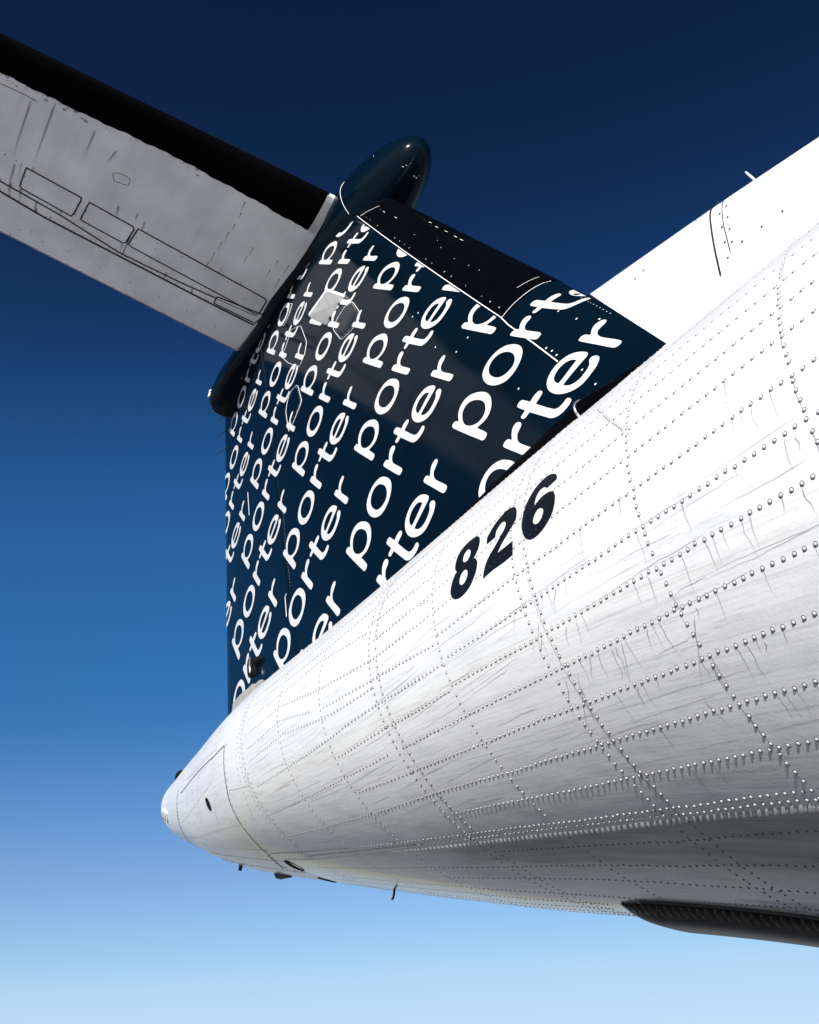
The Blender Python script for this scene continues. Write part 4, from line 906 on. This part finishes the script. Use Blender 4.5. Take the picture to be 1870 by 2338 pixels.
sseam(ext(h1), .015, SEAL, 'elevator_gap'); sseam(ext(h2), .018, SEAL, 'elevator_gap'); sseam([(a - .045, b) for a, b in ext(h2)], .012, SEAL, 'elevator_gap')
sseam([(.56, -1.49), (.36, -1.478), (.29, -1.475)], .007, SEAL, 'panel_seam'); sseam(st['line0'], .006, SEAL, 'panel_seam')
pl = np.array(st['oval']); mb = MB(); lp_ = smooth_poly(pl, 3); mb.tube(stab(lp_[:, 0], lp_[:, 1], .0003), .0022, 5, closed=True); mb.obj('access_cover', FAST, TP)
# elevator: thin second skin behind the gap, a real step
ye = np.linspace(-4.4, -.24, 80); xe = np.interp(ye, *np.array(sorted([(b, a) for a, b in ext(h2)])).T) - .012
mb = MB(); mb.grid(np.array([stab(x0 - (x0 - ste(y) - .001) * np.linspace(0, 1, 8), np.full(8, y), .002 * (1 - np.linspace(0, 1, 8)) + .0004) for x0, y in zip(xe, ye)])); mb.obj('elevator', GREY, TP)
sseam([(float(ste(y)) + .008, -y) for y in np.linspace(.24, 4.4, 60)], .014, m_noise('tan_edge_grime', (.20, .17, .14), (.42, .38, .33), 9, .6, 0), 'trailing_edge_strip', .0012)
# root strip
q = st['strip']; mb = MB(); n_ = 14; rr = []
for t in np.linspace(0, 1, 16):
    x = q[1][0] + (q[2][0] - q[1][0]) * t; y0 = -.356 + .014 * t; y1 = -.284
    rr.append([stab(np.array([min(x, sle(y) - .001)]), np.array([y]), .006)[0] for y in np.linspace(y0 + .0, y1 - .01, 5)])
mb.grid(np.array(rr)); mb.obj('root_strip', METAL, TP, smooth=False)
sseam([(1.388, -.36), (1.386, -.27), (1.38, -.22)], .006, SEALW, 'root_edge', .004)
# fasteners and streaks
FP = []
for p in st['dots'] + st['ribs']: FP.append((p[0], p[1], .0055))
for kx in ('panel1', 'panel2', 'panel3', 'panel4'):
    q = np.array(st[kx]); c = q.mean(0); ins = [c + (p - c) * .955 for p in q]; l = resamp(ins + [ins[0]], .085)
    FP += [(a, b, .0045) for a, b in l]
for hh, o_ in ((h1, .02), (h2, .018), (h2, -.06)):
    l = resamp(hh, .075); FP += [(a + o_, b, .0042) for a, b in l]
yb_ = np.arange(-2.7, -.36, .12); bt = np.array(sorted(st['boot'], key=lambda p: p[1])); FP += [(np.interp(y, bt[:, 1], bt[:, 0]) + .03, y, .005) for y in yb_]
FP = np.array(FP); pos = stab(FP[:, 0], FP[:, 1], .0008); FT = (np.array([(math.cos(t), math.sin(t), .15) for t in np.linspace(0, 2 * np.pi, 8, endpoint=False)] + [(0, 0, .3)]), [(j, (j + 1) % 8, 8) for j in range(8)])
dome_field('fastener_rows', pos, np.tile([0, 0, -1.0], (len(pos), 1)), FP[:, 2], FAST, TP, tmpl=FT)
dk = []; pale = []; dd = st['drips']
for i in range(0, len(dd), 2):
    q = np.linspace(0, 1, 10)[:, None]; l = np.array(dd[i]) * (1 - q) + np.array(dd[i + 1]) * q; (pale if i in (4, 8, 10, 12) else dk).append((l, .035 if i in (4, 8, 10, 12) else .022, stN))
for i in range(26):
    y = RNG.uniform(-2.7, -.4); x = RNG.uniform(.15, .75); L = RNG.uniform(.08, .25); dk.append((np.stack([x - np.linspace(0, L, 6), np.full(6, y) + np.linspace(0, .02, 6)], 1), RNG.uniform(.008, .03), stN))
for p in st['dots'][:13] + st['ribs']: dk.append((np.stack([p[0] - np.linspace(-.005, RNG.uniform(.05, .16), 6), np.full(6, p[1]) + np.linspace(0, .008, 6)], 1), .012, stN))
ribbon(dk, stS(.0007), 0, SOOT, 'soot_streak', TP, kind='stuff', uvs=True); ribbon(pale, stS(.0009), 0, PALE, 'pale_streak', TP, kind='stuff', uvs=True)
# chipped paint along the boot edge
mbw = MB(); mbd = MB()
for i in range(60):
    y = -RNG.uniform(.9, 2.75) ** 1; y = -2.75 + (y + 2.75) * RNG.uniform(.2, 1); xe_ = np.interp(y, bt[:, 1], bt[:, 0]); n = 9; r = RNG.uniform(.003, .015)
    pt = [(xe_ - RNG.uniform(0, .05) + 0, y)]; c = np.array(pt[0]); a = np.linspace(0, 2 * np.pi, n, endpoint=False); rad = r * RNG.uniform(.45, 1.1, n)
    vv = stab(c[0] + rad * np.sin(a) * .9, c[1] + rad * np.cos(a) * 1.5, .0011 + .0001 * (i % 3)); (mbw if i % 2 else mbd).add(vv, [tuple(range(n))])
mbw.obj('paint_chips', SEALW, TP, kind='stuff'); mbd.obj('primer_chips', mat('grey_primer', (.28, .29, .31), .6), TP, kind='stuff')
# fin fasteners
FP = []
for p in D['fin']['dots']: FP.append((p[0], p[1], .005, 1))
pl = resamp(D['fin']['dotrow'], .034); FP += [(a, b, .0024, 1) for a, b in pl]
for z in np.arange(5.3, 7.95, .11):
    if RNG.random() < .4: FP.append((bootaft(z) + .035, z, RNG.uniform(.0022, .0042), 1))
for kx in ('hexA', 'hexC'):
    q = resamp(D['fin'][kx] + D['fin'][kx][:1], .05); c = q.mean(0); FP += [(*(c + (p - c) * .9), .003, 1) for p in q]
for q in (D['fin']['hingeline'],):
    pl = resamp(q, .03); FP += [(a + .06, b, .0022, 1) for a, b in pl if b < 5.6]
FP += [(a, b, .0026, 1) for a, b in wp]
FP = np.array(FP); dome_field('fastener_rows', fin(FP[:, 0], FP[:, 1], .0045), fnrm(FP[:, 0], FP[:, 1]), FP[:, 2], SEALW, FIN, tmpl=FT)
q = np.array(D['fin']['dorsdots']); dome_field('fastener_rows', fin(q[:, 0], q[:, 1], .0012), fnrm(q[:, 0], q[:, 1]), np.full(len(q), .005), FAST, DOR, tmpl=FT)
q = D['fin']['antenna']; mb = MB(); mb.tube([(q[0][0], 0, q[0][1] - .05), (q[1][0], 0, q[1][1] - .008)], .0048, 8); mb.obj('stub_aerial', PLATE, DOR)
FIN['label'] = 'navy tail fin with slanted white lettering and black boot'; DOR['label'] = 'plain white dorsal fin running forward'
bpy.context.view_layer.update()
